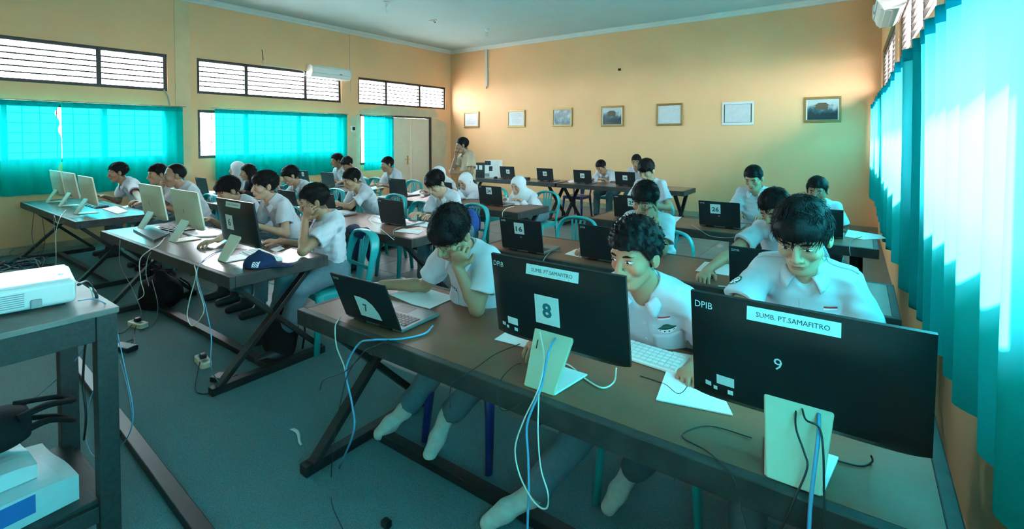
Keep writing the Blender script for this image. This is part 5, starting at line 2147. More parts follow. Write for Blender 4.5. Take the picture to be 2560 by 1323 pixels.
def keyboard(label, x, y, rz, m_, base_m_, L=0.43, D=0.13):
    t = thing('keyboard', label, 'keyboard', (x, y, TZ + 0.001), rz)
    mb = MB()
    mb.prism([(-D / 2, 0.0), (D / 2, 0.0), (D / 2, 0.022), (-D / 2, 0.010)], -L / 2, L / 2, Matrix(((0, 0, 1, 0), (1, 0, 0, 0), (0, 1, 0, 0), (0, 0, 0, 1))))
    mb.build('case', base_m_, t, bevel=0.003)
    mb = MB()
    for r in range(5):
        for c in range(18):
            if r == 0 and 4 <= c <= 9:
                if c == 4:
                    x0, x1 = -L / 2 + 0.012 + c * 0.0228, -L / 2 + 0.012 + 10 * 0.0228 - 0.003
                else:
                    continue
            else:
                x0 = -L / 2 + 0.012 + c * 0.0228
                x1 = x0 + 0.019
            y0 = -D / 2 + 0.010 + r * 0.0228
            z0 = 0.010 + 0.012 * (y0 + D / 2) / D
            mb.box((x0, y0, z0), (x1, y0 + 0.019, z0 + 0.007))
    k = mb.build('keys', m_, t)
    k['kind'] = 'stuff'
    return t


kp = T_((1575, 868), (1676, 903), (1662, 932), (1570, 905))
kd = kp[1] - kp[0]
keyboard('white keyboard between monitor 8 and the bright paper', -0.725, 1.80, math.atan2(kd[1], kd[0]) * 0.5, white_key_m, white_m)
keyboard('white keyboard standing behind monitor 6 and the navy cap', -3.42, 1.72, -0.12, white_key_m, white_m)
keyboard('black keyboard below the left white monitor on the middle table', -5.05, 1.78, 0.05, blackpl_m, blackpl_m)
keyboard('black keyboard before the boy in profile at the far left table', -7.55, 1.82, 0.0, blackpl_m, blackpl_m)


def mouse(label, x, y, rz=0.0, group=None):
    t = thing('computer_mouse', label, 'mouse', (x, y, TZ + 0.001), rz, group)
    mb = MB()
    n = 16
    V, Fc = [], []
    prof = [(1.0, 0.0), (1.02, 0.010), (0.96, 0.021), (0.80, 0.030), (0.5, 0.035), (0.0, 0.037)]
    for r, z in prof:
        for j in range(n):
            a = 2 * PI * j / n
            V.append((0.031 * r * math.cos(a), 0.054 * r * math.sin(a), z + 0.003 * math.sin(a)))
    for i in range(len(prof) - 1):
        for j in range(n):
            Fc.append((i * n + j, i * n + (j + 1) % n, (i + 1) * n + (j + 1) % n, (i + 1) * n + j))
    Fc.append(tuple(range(n))[::-1])
    mb.add(V, Fc)
    mb.build('shell', blackpl_m, t, smooth=True)
    mb = MB()
    mb.cyl((-0.004, -0.03, 0.030), (0.004, -0.03, 0.030), 0.008, 10)
    mb.build('wheel', greypl_m, t)
    return t


p = onto(1775, 692)
mouse('black mouse under the hand of the boy bent to his right', p[0], p[1])
p = onto(1748, 945)
mouse('black mouse half hidden by the left edge of the monitor with the 9', p[0], p[1])
p = onto(846, 524)
mouse('black mouse on the middle table before the side-parted boy', p[0], p[1])
p = onto(1440, 608)
mouse('black mouse by the laptop of the knuckle-leaning boy', -1.66, 3.22)
mouse('black mouse beside the white box on the back wall table', -6.02, 7.80)

# navy cap with a small white print
navy_m = mat('navy_cloth', (0.012, 0.03, 0.085), 0.9, noise=0.2, nscale=30, bump=0.1, bscale=300, spec=0.2)
cp = (onto(590, 668) + onto(672, 672)) / 2
cap_ = thing('navy_cap', 'navy cloth cap with white print at the corner of the middle table', 'cap', (cp[0] + 0.02, cp[1] + 0.06, TZ + 0.001), 0.25)
F = Field((-0.22, -0.2, -0.02), (0.26, 0.2, 0.2), 0.006)
F.put(ellip((-0.03, 0, 0.0), np.eye(3), (0.105, 0.095, 0.085)), 0)
F.put(rcone((-0.03, 0, 0.05), (-0.035, 0.0, 0.095), 0.04, 0.012), 0.03)
F.put(rcone((0.04, 0.02, 0.01), (0.15, 0.05, 0.008), 0.07, 0.05, (0, 0, 1), 0.16), 0.02)
_n = noise3(5, 5, 20, 60)
F.warp(lambda P: 0.006 * _n(P))
F.cut((0, 0, 0.001), (0, 0, -1))
V, Q = F.surface()
link(bpy.data.objects.new('crown', new_mesh('crown', V, Q, navy_m, smooth=True)), cap_)
ct = Tree(V, Q)
mb = MB()
decal_grid(mb, ct, (0.02, -0.10, 0.030), (1, 0, 0.0), (0, 0, 1), 0.035, 0.034, 7, 7, 0, 0.0016, band=lambda i, j: 0 if (i in (0, 5) or (i + j) % 2 == 0) else 1)
mb.build('print', [patchw_m, navy_m], cap_)

# ------------------------------------------------------------------ cables
def cable(label, pts, r=0.0025, m_=wire_white_m, group=None, cat='cable', name='cable', n=6):
    mb = MB()
    sp = spline([Vector(p) for p in pts], n)
    o = sp[0].copy()
    mb.tube([p - o for p in sp], r, 6)
    ob = mb.build(name, m_, smooth=True)
    ob.location = o
    return tag(ob, label, cat, group)


def D_(x, y, z=TZ + 0.004):
    return atz(x, y, z)


def Y_(x, y, Y):
    return aty(x, y, Y)


# laptop 7: blue network lead and white plug lead over the table edge
cable('thick blue network cable from the laptop labelled 7 down to the carpet', [D_(1082, 815, TZ + 0.012), D_(1060, 835), D_(1000, 848), D_(930, 850), Y_(895, 862, 1.27), Y_(865, 925, 1.24), Y_(880, 1010, 1.22), Y_(884, 1080, 1.2), atz(848, 1170, 0.012)], 0.0042, wire_blue_m)
cable('white cable hanging from the left side of the laptop labelled 7', [D_(853, 790, TZ + 0.012), D_(846, 800), Y_(838, 820, 1.285), Y_(842, 868, 1.26), Y_(860, 915, 1.24), Y_(868, 960, 1.24)], 0.0028, wire_white_m)
cable('thin black cable from laptop 7 across the edge to the carpet foreground', [D_(985, 845), D_(930, 868), Y_(905, 885, 1.25), Y_(870, 935, 1.22), Y_(853, 1000, 1.2), Y_(838, 1080, 1.2), atz(828, 1190, 0.01), atz(830, 1260, 0.01), atz(860, 1330, 0.01)], 0.0022, wire_black_m)
cable('short black cable loop sticking out left below the laptop labelled 7', [Y_(905, 890, 1.25), Y_(862, 930, 1.2), Y_(810, 950, 1.15), Y_(800, 975, 1.12)], 0.0020, wire_black_m)
# monitor 8
cable('blue network cable down the stand of the monitor labelled 8', [D_(1392, 840, 0.90), Y_(1372, 880, 1.35), Y_(1355, 960, 1.325), Y_(1345, 990, 1.29), Y_(1318, 1060, 1.26), Y_(1320, 1140, 1.24), Y_(1322, 1220, 1.22), Y_(1318, 1330, 1.2)], 0.0042, wire_blue_m)
cable('white cable loop hanging before the table below the monitor labelled 8', [Y_(1350, 830, 1.40), Y_(1360, 900, 1.345), Y_(1345, 975, 1.30), Y_(1310, 1050, 1.26), Y_(1288, 1120, 1.24), Y_(1300, 1190, 1.22), Y_(1335, 1255, 1.2), Y_(1365, 1272, 1.2), Y_(1370, 1235, 1.2), Y_(1352, 1170, 1.22), Y_(1345, 1080, 1.25), Y_(1347, 985, 1.29)], 0.0026, wire_white_m)
cable('white cable curling right of the stand of the monitor labelled 8', [D_(1378, 910), D_(1420, 912), D_(1460, 945), D_(1505, 970), D_(1535, 955), Y_(1541, 920, 1.55)], 0.0030, wire_white_m)
cable('thin black cable looping left of the monitor labelled 8', [Y_(1345, 850, 1.36), D_(1330, 905), D_(1290, 912), D_(1255, 945), Y_(1243, 985, 1.29), Y_(1255, 1026, 1.27), Y_(1300, 1010, 1.28), D_(1345, 950)], 0.0018, wire_black_m)
cable('thin black cable lying across the table left of the monitor labelled 8', [D_(1300, 860), D_(1240, 885), D_(1190, 920), D_(1150, 945), Y_(1128, 965, 1.28), Y_(1125, 1020, 1.26)], 0.0018, wire_black_m)
# monitor 9
cable('blue network cable down the stand of the monitor with the hand-written 9', [Y_(2047, 1035, 1.42), Y_(2046, 1090, 1.36), Y_(2035, 1180, 1.315), Y_(2026, 1260, 1.29), Y_(2022, 1330, 1.27)], 0.0045, wire_blue_m)
cable('black cable left on the stand of the monitor with the hand-written 9', [Y_(1990, 1020, 1.43), Y_(1990, 1070, 1.37), Y_(2010, 1130, 1.345), Y_(2018, 1170, 1.33), Y_(1990, 1240, 1.30), Y_(1950, 1330, 1.27)], 0.0024, wire_black_m)
cable('black cable right on the stand of the monitor with the hand-written 9', [Y_(2005, 1020, 1.43), Y_(2015, 1050, 1.37), Y_(2048, 1070, 1.365), Y_(2058, 1130, 1.33), Y_(2060, 1230, 1.30), Y_(2062, 1330, 1.27)], 0.0024, wire_black_m)
cable('thin black cable trailing left of the monitor with the 9 to the table edge', [D_(1735, 940), D_(1700, 985), D_(1660, 960), D_(1600, 940)], 0.0018, wire_black_m)
cable('thin black cable snaking over the front table corner by the monitor with the 9', [D_(1880, 1095), D_(1770, 1065), D_(1705, 1090), D_(1770, 1130), D_(1830, 1190), Y_(1850, 1260, 1.27), Y_(1870, 1330, 1.2)], 0.0018, wire_black_m)
cable('black cable curling behind the stand of the monitor with the 9', [D_(2085, 1150), D_(2150, 1165), D_(2180, 1155), Y_(2178, 1140, 1.5)], 0.0024, wire_black_m)
# row two and three
cable('grey cable curling from the laptop labelled 16', [D_(1405, 628), D_(1380, 628), D_(1362, 645), Y_(1355, 668, 2.84)], 0.0035, wire_grey_m)
cable('white plug lead beside the laptop labelled 10', [D_(1795, 715), D_(1822, 718), D_(1835, 728), Y_(1850, 745, 2.84), Y_(1880, 770, 2.82)], 0.003, wire_white_m)
cable('grey cable hanging before the table from the laptop labelled 26', [D_(1728, 562), D_(1750, 575), Y_(1775, 590, 4.53), Y_(1820, 595, 4.5), Y_(1850, 590, 4.53)], 0.003, wire_grey_m)
cable('grey cable hanging over the third table edge near the right curtain', [D_(2155, 592), D_(2130, 600), Y_(2124, 620, 4.53), Y_(2126, 640, 4.5)], 0.003, wire_grey_m)
cable('white cable hanging over the edge right of the laptop labelled 24', [D_(1285, 516), D_(1268, 520), D_(1257, 530), Y_(1256, 542, 4.38)], 0.004, wire_white_m)
cable('grey cable curling before the typing boy\'s laptop', [D_(1050, 565), D_(1010, 566), D_(985, 575), Y_(985, 595, 2.73)], 0.003, wire_grey_m)
cable('white cable heap on the middle table between two laptops', [D_(930, 538), D_(918, 548), D_(940, 556), D_(962, 556), D_(940, 540), D_(925, 552), Y_(955, 575, 2.73), Y_(985, 600, 2.7)], 0.0025, wire_white_m)
# middle front table
cable('white cable falling from the stand of the white monitor before the front table', [D_(455, 560, 0.86), D_(425, 575), D_(400, 610), Y_(375, 625, 1.34), Y_(350, 650, 1.3), Y_(352, 700, 1.28), Y_(360, 735, 1.27), Y_(345, 750, 1.25)], 0.0032, wire_white_m)
cable('grey cable beside the white one below the middle table', [D_(462, 572, 0.83), D_(420, 590), D_(392, 615), Y_(372, 640, 1.34), Y_(365, 680, 1.3), Y_(372, 715, 1.28)], 0.0028, wire_grey_m)
cable('white cable loop dangling before the front edge below monitor 6', [Y_(486, 664, 1.34), Y_(490, 690, 1.31), Y_(474, 750, 1.28), Y_(468, 790, 1.27), Y_(480, 815, 1.26), Y_(500, 798, 1.27), Y_(510, 770, 1.28), Y_(496, 720, 1.3), Y_(490, 690, 1.31)], 0.0032, wire_white_m)
cable('grey blue cable from monitor 6 down to the white power strip', [D_(580, 615), D_(545, 628), D_(510, 650), Y_(492, 685, 1.32), Y_(512, 760, 1.28), Y_(528, 840, 1.26), Y_(528, 920, 1.25), atz(555, 968, 0.02)], 0.0032, wire_blue_m)
cable('black cable lying across the middle table from monitor 6', [D_(575, 600, 0.86), D_(560, 628), D_(600, 622), D_(640, 632)], 0.0022, wire_black_m)
cable('thin dark cable hanging below the left end of the middle table', [Y_(300, 600, 1.34), Y_(300, 660, 1.3), Y_(330, 720, 1.28), Y_(352, 775, 1.26), atz(352, 800, 0.02)], 0.0022, wire_grey_m)
cable('thin grey cable from the table edge to the floor behind the power strips', [Y_(380, 700, 1.28), Y_(395, 770, 1.3), atz(380, 815, 0.01), atz(350, 830, 0.01)], 0.0022, wire_grey_m)
# far left table
cable('grey cable looped before the far left table', [D_(215, 545), D_(178, 545), Y_(145, 560, 1.33), Y_(135, 540, 1.34), Y_(138, 600, 1.3), Y_(142, 680, 1.28)], 0.003, wire_grey_m)
cable('pale cable hanging from the far left table to the heap of leads', [D_(165, 525), Y_(150, 545, 1.34), Y_(140, 580, 1.3), Y_(140, 640, 1.25), atz(138, 680, 0.01)], 0.003, wire_white_m)
cable('dark cable hanging by the wall from the far left table', [Y_(85, 530, 1.38), Y_(80, 590, 1.35), Y_(95, 640, 1.3)], 0.0028, wire_black_m)
cable('second dark cable hanging by the wall beside the table leg', [Y_(105, 540, 1.38), Y_(112, 600, 1.34), Y_(100, 650, 1.28)], 0.0028, wire_black_m)
# wires on the floor: a heap of tangled leads by the left wall (nobody could count them)
r = random.Random(9)
mb = MB()
for k in range(26):
    c = Vector((-8.35 + r.gauss(0, 0.35), 1.12 + r.gauss(0, 0.16), 0.012))
    pts = [c + Vector((r.gauss(0, 0.22), r.gauss(0, 0.12), abs(r.gauss(0, 0.035)))) for _ in range(6)]
    pts = [Vector((max(p.x, XL + 0.05), p.y, p.z)) for p in pts]
    mb.tube(spline(pts, 5), 0.006 + r.random() * 0.004, 5, mi=k % 3)
heap = mb.build('cable_heap', [wire_black_m, mat('dark_blue_cable', (0.02, 0.05, 0.10), 0.5), wire_grey_m], smooth=True)
heap['kind'] = 'stuff'
tag(heap, 'tangled heap of dark leads on the floor by the left wall', 'cables')


# power strips, adapters
def power_strip(label, x, y, rz):
    t = thing('power_strip', label, 'power strip', (x, y, 0.006), rz, None)
    mb = MB()
    mb.prism([(-0.10, -0.022), (-0.085, -0.035), (0.085, -0.035), (0.10, -0.022), (0.10, 0.022), (0.085, 0.035), (-0.085, 0.035), (-0.10, 0.022)], 0.0, 0.04)
    mb.build('case', ivory_m, t, bevel=0.006)
    for i, x_ in enumerate((-0.055, 0.0, 0.055)):
        mb = MB()
        mb.cyl((x_, 0, 0.0395), (x_, 0, 0.041), 0.021, 16)
        mb.build('socket', wire_grey_m, t)
    mb = MB()
    mb.box((-0.025, -0.02, 0.041), (0.02, 0.02, 0.075))
    mb.build('plug', blackpl_m, t, bevel=0.006)
    return t


p = onto(508, 912, 0.0)
power_strip('cream power strip on the carpet in front of the middle table', p[0], p[1], -0.15)
p = onto(345, 818, 0.0)
power_strip('cream power strip on the carpet behind the dark table frame leg', p[0], p[1], 0.2)
mb = MB()
p = onto(560, 955, 0.0)
mb.box((-0.075, -0.04, 0.0), (0.075, 0.04, 0.035))
o = mb.build('power_adapter', blackpl_m, bevel=0.006)
o.location, o.rotation_euler = (p[0], p[1], 0.007), (0, 0, 0.4)
tag(o, 'black power adapter on the carpet against the foot of the middle table', 'adapter')
mb = MB()
p = onto(312, 878, 0.0)
mb.box((-0.09, -0.04, 0.0), (0.09, 0.04, 0.04))
o = mb.build('power_adapter', blackpl_m, bevel=0.008)
o.location, o.rotation_euler = (p[0], p[1], 0.007), (0, 0, 0.3)
tag(o, 'black power adapter on the carpet beside the projector stand', 'adapter')
cable('black cable ring on the carpet round the cream power strip', [atz(500, 905, 0.06), atz(492, 940, 0.02), atz(488, 975, 0.012), atz(510, 985, 0.012), atz(545, 975, 0.012), atz(570, 940, 0.012), atz(600, 940, 0.012)], 0.0035, wire_black_m)
cable('black cable from the farther power strip to the adapter by the stand', [atz(340, 815, 0.06), atz(335, 840, 0.012), atz(335, 860, 0.012), atz(300, 860, 0.012), atz(285, 868, 0.012), atz(310, 858, 0.012), atz(335, 850, 0.012), atz(330, 880, 0.012)], 0.0035, wire_black_m)
cable('black plug cable curving left from the farther power strip', [atz(330, 812, 0.03), atz(310, 830, 0.012), atz(290, 834, 0.012), atz(275, 825, 0.012)], 0.0035, wire_black_m)

# crumpled strip of foil left on the carpet, small dark scrap at the bottom edge
p = onto(744, 1095, 0.0)
mb = MB()
mb.grid(lambda u, v: (-0.09 + 0.18 * u, (-0.012 + 0.024 * v) * (1 - 0.5 * u) + 0.012 * math.sin(u * 5), 0.004 + 0.012 * math.sin(v * 3.1) * (1 - abs(2 * u - 1) ** 3)), 9, 5)
o = mb.build('foil_strip', glossy_m, smooth=True)
o.location, o.rotation_euler = (p[0], p[1], 0.006), (0, 0, -0.2)
tag(o, 'crumpled shiny strip lying on the carpet left of the nearest table', 'scrap')
p = onto(966, 1322, 0.0)
mb = MB()
mb.box((-0.02, -0.015, 0.0), (0.02, 0.015, 0.03))
o = mb.build('plug', blackpl_m, bevel=0.006)
o.location = (p[0], p[1], 0.007)
tag(o, 'black plug lying on the carpet at the bottom edge of the photo', 'plug')


# ------------------------------------------------------------------ bags
black_cloth_m = mat('black_bag_cloth', (0.012, 0.013, 0.015), 0.85, noise=0.3, nscale=20, bump=0.2, bscale=120, spec=0.2)
blue_cloth_m = mat('blue_bag_cloth', (0.01, 0.07, 0.30), 0.8, noise=0.2, nscale=20, bump=0.1, bscale=200)


def bag(label, c, size, m_, rz=0.0, tilt=0.0, seed=1, name='backpack'):
    t = thing(name, label, 'bag', c, rz)
    sx, sy, sz = size
    F = Field((-sx - .05, -sy - .05, -.05), (sx + .05, sy + .05, sz * 1.3 + .05), 0.008)
    F.put(ellip((0, 0, sz * 0.5), np.eye(3), (sx, sy, sz * 0.62)), 0)
    F.put(rcone((0, -sy * 0.6, sz * 0.3), (0, -sy * 0.6, sz * 0.45), sx * 0.65, sx * 0.6, (0, 1, 0), 0.5), 0.03)
    F.put(rcone((0, 0, sz * 0.9), (0, 0, sz * 1.02), sx * 0.5, sx * 0.35, (0, 1, 0), 0.6), 0.04)
    n_ = noise3(seed, 6, 15, 45)
    F.warp(lambda P: 0.012 * n_(P))
    F.cut((0, 0, 0.0), (0, 0, -1))
    V, Q = F.surface()
    link(bpy.data.objects.new('shell', new_mesh('shell', V, Q, m_, smooth=True)), t)
    mb = MB()
    mb.tube(spline([(-0.04, sy * 0.3, sz * 1.05), (-0.03, sy * 0.35, sz * 1.2), (0.03, sy * 0.35, sz * 1.2), (0.04, sy * 0.3, sz * 1.05)], 5), 0.010, 8, flat=0.5)
    mb.build('handle', m_, t, smooth=True)
    for q in (-1, 1):
        mb = MB()
        mb.tube(spline([(q * sx * 0.5, sy * 0.75, sz * 0.95), (q * sx * 0.75, sy * 1.15, sz * 0.6), (q * sx * 0.8, sy * 0.9, sz * 0.12)], 6), 0.018, 8, flat=0.35)
        mb.build('strap', m_, t, smooth=True)
    return t


bag('black backpack on the carpet under the left end of the middle table', tuple(atz(365, 775, 0.0) + np.array([0.0, 0.12, 0.006])), (0.22, 0.14, 0.26), black_cloth_m, 0.3, seed=3)
bag('black backpack standing under the middle table end by the crossed legs', (-3.42, 1.86, 0.006), (0.15, 0.10, 0.30), black_cloth_m, 0.1, seed=4)
bag('blue backpack hanging on the chair of the typing boy', (aty(1176, 580, 4.10)[0], 4.10, 0.53), (0.105, 0.07, 0.22), blue_cloth_m, 0.2, seed=5)
bag('black backpack lying in the right aisle behind the bent boy', (-1.15, 3.95, 0.002), (0.20, 0.13, 0.30), black_cloth_m, -0.3, seed=6)
bag('dark bag on the floor below the table of the headscarf girls', (-3.35, 4.72, 0.002), (0.18, 0.12, 0.30), navy_m, 0.2, seed=7)
# jacket over the chair of the boy at the table end
F = Field((-0.3, -0.14, -0.3), (0.3, 0.16, 0.12), 0.008)
F.put(rcone((-0.12, 0.0, 0.0), (0.12, 0.0, 0.0), 0.045, 0.045), 0)
F.put(rcone((-0.10, 0.03, -0.02), (-0.12, 0.05, -0.22), 0.06, 0.07, (0, 1, 0), 0.35), 0.03)
F.put(rcone((0.10, 0.03, -0.02), (0.12, 0.05, -0.18), 0.06, 0.07, (0, 1, 0), 0.35), 0.03)
_n2 = noise3(15, 6, 25, 60)
F.warp(lambda P: 0.012 * _n2(P))
V, Q = F.surface()
jk = link(bpy.data.objects.new('jacket', new_mesh('jacket', V, Q, navy_m, smooth=True)))
jk.location, jk.rotation_euler = (-3.47, 2.57, 0.79), (0, 0, -0.17)
tag(jk, 'navy jacket draped over the chair back of the boy at the table end', 'jacket')


# ------------------------------------------------------------------ projector stand in the left foreground
stand_m = mat('dark_stained_stand', (0.018, 0.016, 0.015), 0.6, noise=0.5, nscale=12, stretch=(1, 6, 6), col2=(0.035, 0.032, 0.030), bump=0.1, bscale=40)
standtop_m = mat('grey_stand_top', (0.20, 0.17, 0.155), 0.5, noise=0.4, nscale=10, bump=0.1, bscale=60)
SX0, SX1, SY0, SY1, SZ = -2.86, -2.265, -0.75, 0.60, 0.96
st = thing('projector_stand', 'dark wooden stand in the left foreground carrying the projector', 'stand', ((SX0 + SX1) / 2, (SY0 + SY1) / 2, 0.006))
so_ = Vector(((SX0 + SX1) / 2, (SY0 + SY1) / 2, 0.006))


def sb(name, lo, hi, m_, bv=0.003):
    mb = MB()
    mb.box(tuple(Vector(lo) - so_), tuple(Vector(hi) - so_))
    return mb.build(name, m_, st, bevel=bv)


lw = 0.062
for xa in (SX0, SX1 - lw):
    for ya in (SY0, SY1 - lw):
        sb('leg', (xa, ya, 0.006), (xa + lw, ya + lw, SZ - 0.022), stand_m)
sb('top_board', (SX0 - 0.005, SY0 - 0.005, SZ - 0.022), (SX1 + 0.005, SY1 + 0.005, SZ), standtop_m)
sb('apron', (SX1 - 0.03, SY0 + lw, SZ - 0.115), (SX1 - 0.006, SY1 - lw, SZ - 0.022), stand_m)
sb('apron', (SX0 + 0.006, SY0 + lw, SZ - 0.115), (SX0 + 0.03, SY1 - lw, SZ - 0.022), stand_m)
sb('apron', (SX0 + lw, SY1 - 0.03, SZ - 0.115), (SX1 - lw, SY1 - 0.006, SZ - 0.022), stand_m)
sb('shelf_board', (SX0 + 0.03, SY0 + 0.03, 0.225), (SX1 - 0.03, SY1 - 0.03, 0.245), stand_m)
sb('rail', (SX1 - 0.045, SY0 + lw, 0.165), (SX1 - 0.01, SY1 - lw, 0.225), stand_m)
sb('rail', (SX0 + lw, SY1 - 0.045, 0.165), (SX1 - lw, SY1 - 0.01, 0.225), stand_m)

proj_m = mat('projector_shell', (0.62, 0.63, 0.62), 0.4, noise=0.03, nscale=12)
pv = Vector((-0.14, -0.99, 0)).normalized()
pu = Vector((-pv.y, pv.x, 0)) * -1
pu = Vector((-0.99, 0.14, 0)).normalized()
pr = thing('projector', 'white video projector with a vent grille on the foreground stand', 'projector', (-2.405, 0.515, SZ + 0.002))


def pbox(name, a, b, m_, bv=0.0, **k):
    mb = MB()
    M = Matrix((pu, pv, (0, 0, 1))).transposed().to_4x4()
    mb.box(a, b, M=M)
    o = mb.build(name, m_, pr, bevel=bv, **k)
    bm = bmesh.new()
    bm.from_mesh(o.data)
    bmesh.ops.recalc_face_normals(bm, faces=bm.faces)
    bm.to_mesh(o.data)
    bm.free()
    return o


pbox('case', (0.0, 0.0, 0.012), (0.31, 0.42, 0.098), proj_m, 0.016, seg=4)
pbox('lid', (0.012, 0.014, 0.0965), (0.298, 0.406, 0.104), proj_m, 0.006)
for q in range(7):
    pbox('vent_slot', (-0.0015, 0.14, 0.028 + q * 0.0075), (0.002, 0.36, 0.0315 + q * 0.0075), wire_grey_m)
pbox('lock_tab', (-0.010, 0.095, 0.016), (0.003, 0.125, 0.048), wire_grey_m, 0.004)
for a, b in ((0.03, 0.03), (0.26, 0.03), (0.03, 0.37), (0.26, 0.37)):
    pbox('foot', (a, b, 0.0), (a + 0.025, b + 0.025, 0.013), blackpl_m)
pbox('button', (0.10, 0.03, 0.1035), (0.125, 0.045, 0.107), white_m)
# cables of the projector
cable('thin pale cable looping from the projector round the stand leg', [aty(196, 752, 0.47), aty(235, 748, 0.54), aty(272, 768, 0.595), aty(290, 820, 0.63), aty(312, 920, 0.65), aty(332, 1020, 0.66), aty(325, 1080, 0.66), aty(290, 1130, 0.65), aty(252, 1145, 0.63), aty(225, 1130, 0.66), aty(213, 1080, 0.68), aty(222, 1010, 0.7), aty(240, 960, 0.72)], 0.0022, wire_blue_m)
cable('pale cable running down from the stand to the left picture edge', [aty(225, 830, 0.60), aty(215, 865, 0.60), aty(170, 920, 0.58), aty(100, 985, 0.55), aty(0, 1062, 0.5), aty(-60, 1105, 0.48)], 0.0024, wire_blue_m)
cable('black cable hanging between the stand legs', [aty(216, 835, 0.57), aty(210, 900, 0.57), aty(208, 960, 0.57), aty(215, 1040, 0.57), aty(210, 1100, 0.57)], 0.0045, wire_black_m)
cable('black cable bunch behind the projector on the stand', [aty(196, 712, 0.52), aty(215, 705, 0.56), aty(232, 722, 0.585), aty(242, 745, 0.585), aty(236, 790, 0.65)], 0.0055, wire_black_m)
cable('white cable arching behind the projector', [aty(200, 708, 0.54), aty(218, 706, 0.57), aty(230, 728, 0.58), aty(236, 748, 0.58)], 0.004, wire_white_m)
cable('pale net cable running over the carpet beside the stand', [atz(300, 900, 0.01), atz(318, 965, 0.01), atz(330, 1030, 0.01)], 0.002, wire_blue_m)

# two wrapped paper reams and a black bag on the shelf
ream_m = mat('ream_wrapper', (0.62, 0.68, 0.70), 0.5, noise=0.06, nscale=20)
ream_b = mat('ream_blue_print', (0.03, 0.14, 0.40), 0.5)


def ream(label, loc, rz, h_, lw_=(0.30, 0.50), torn=False):
    t = thing('paper_ream', label, 'paper ream', loc, rz, None)
    a, b = lw_
    mb = MB()

    def top(u, v):
        x, y = -a / 2 + a * u, -b / 2 + b * v
        return (x, y, h_ + 0.006 * math.sin(7 * u + 3 * v) - 0.01 * (abs(2 * v - 1) ** 8))
    mb.grid(top, 9, 13)
    mb.box((-a / 2 + 0.003, -b / 2 + 0.003, 0), (a / 2 - 0.003, b / 2 - 0.003, h_ - 0.012))
    # side skirts up to the wavy top
    mb.grid(lambda u, v: (a / 2, -b / 2 + b * u, top(1, u)[2] * v), 13, 3)
    mb.grid(lambda u, v: (-a / 2, -b / 2 + b * u, top(0, u)[2] * v), 13, 3)
    mb.grid(lambda u, v: (-a / 2 + a * u, b / 2, top(u, 1)[2] * v), 9, 3)
    mb.grid(lambda u, v: (-a / 2 + a * u, -b / 2, top(u, 0)[2] * v), 9, 3)
    mb.build('wrapper', ream_m, t, smooth=False)
    mb = MB()
    mb.box((a / 2 - 0.001, b / 2 - 0.28, h_ * 0.30), (a / 2 + 0.0015, b / 2 - 0.12, h_ * 0.92))
    mb.build('printed_band', ream_b, t)
    if torn:
        mb = MB()
        letters(mb, 'CG', 0.03, h_ * 0.42, surf((a / 2 + 0.002, b / 2 - 0.20, h_ * 0.62), (0, 1, 0), (0, 0, 1)), 0, 0.0006)
        mb.build('lettering', ream_m, t)
    return t


ream('lower wrapped paper ream on the shelf of the foreground stand', (-2.50, 0.20, 0.2465), 0.10, 0.105, (0.36, 0.56))
ream('upper wrapped paper ream with blue print under the black bag', (-2.55, 0.14, 0.362), 0.05, 0.06, (0.30, 0.50), True)
bb = thing('black_case', 'black soft carrying case with straps lying on the paper reams', 'bag', (-2.60, 0.10, 0.436), 0.08)
F = Field((-0.24, -0.40, -0.04), (0.24, 0.42, 0.26), 0.007)
F.put(rcone((0.0, -0.30, 0.07), (0.0, 0.20, 0.065), 0.15, 0.145, (0, 0, 1), 0.5), 0)
F.put(rcone((0.06, -0.25, 0.09), (0.06, 0.14, 0.085), 0.08, 0.08, (0, 0, 1), 0.6), 0.03)
_n3 = noise3(25, 6, 20, 50)
F.warp(lambda P: 0.007 * _n3(P))
F.cut((0, 0, 0.004), (0, 0, -1))
F.cut((0, 0.30, 0.0), (0.1, 1, -0.1))
V, Q = F.surface()
link(bpy.data.objects.new('shell', new_mesh('shell', V, Q, black_cloth_m, smooth=True)), bb)
for q, (z0, z1) in enumerate(((0.12, 0.10), (0.06, 0.02))):
    mb = MB()
    mb.tube(spline([(0.10, 0.26, z0), (0.10, 0.34, z0 + 0.01), (0.06, 0.42, z1 + 0.0), (-0.02, 0.40, z1), (-0.05, 0.28, z0)], 6), 0.022, 8, flat=0.45)
    mb.build('strap', black_cloth_m, bb, smooth=True)
mb = MB()
mb.box((0.145, 0.17, 0.07), (0.152, 0.20, 0.10))
mb.build('buckle', wire_grey_m, bb, bevel=0.002)

# bare rail lying on the carpet before the tables
mb = MB()
mb.box((-1.60, -0.03, 0.0), (1.60, 0.03, 0.045))
o = mb.build('floor_rail', steel_m, bevel=0.004)
o.location, o.rotation_euler = (-3.35, 0.875, 0.0065), (0, 0, -0.052)
tag(o, 'long dark rail lying on the carpet before the tables', 'rail')

# ------------------------------------------------------------------ back wall: framed pictures
gold_m = mat('gilt_frame', (0.36, 0.22, 0.07), 0.4, metal=0.5, noise=0.3, nscale=60)
frame_dark_m = mat('dark_inner_frame', (0.09, 0.06, 0.03), 0.5)
frame_white_m = mat('pale_frame', (0.62, 0.66, 0.66), 0.5)
doc_m = mat('document_print', (0.60, 0.61, 0.62), 0.5, noise=0.12, nscale=14)


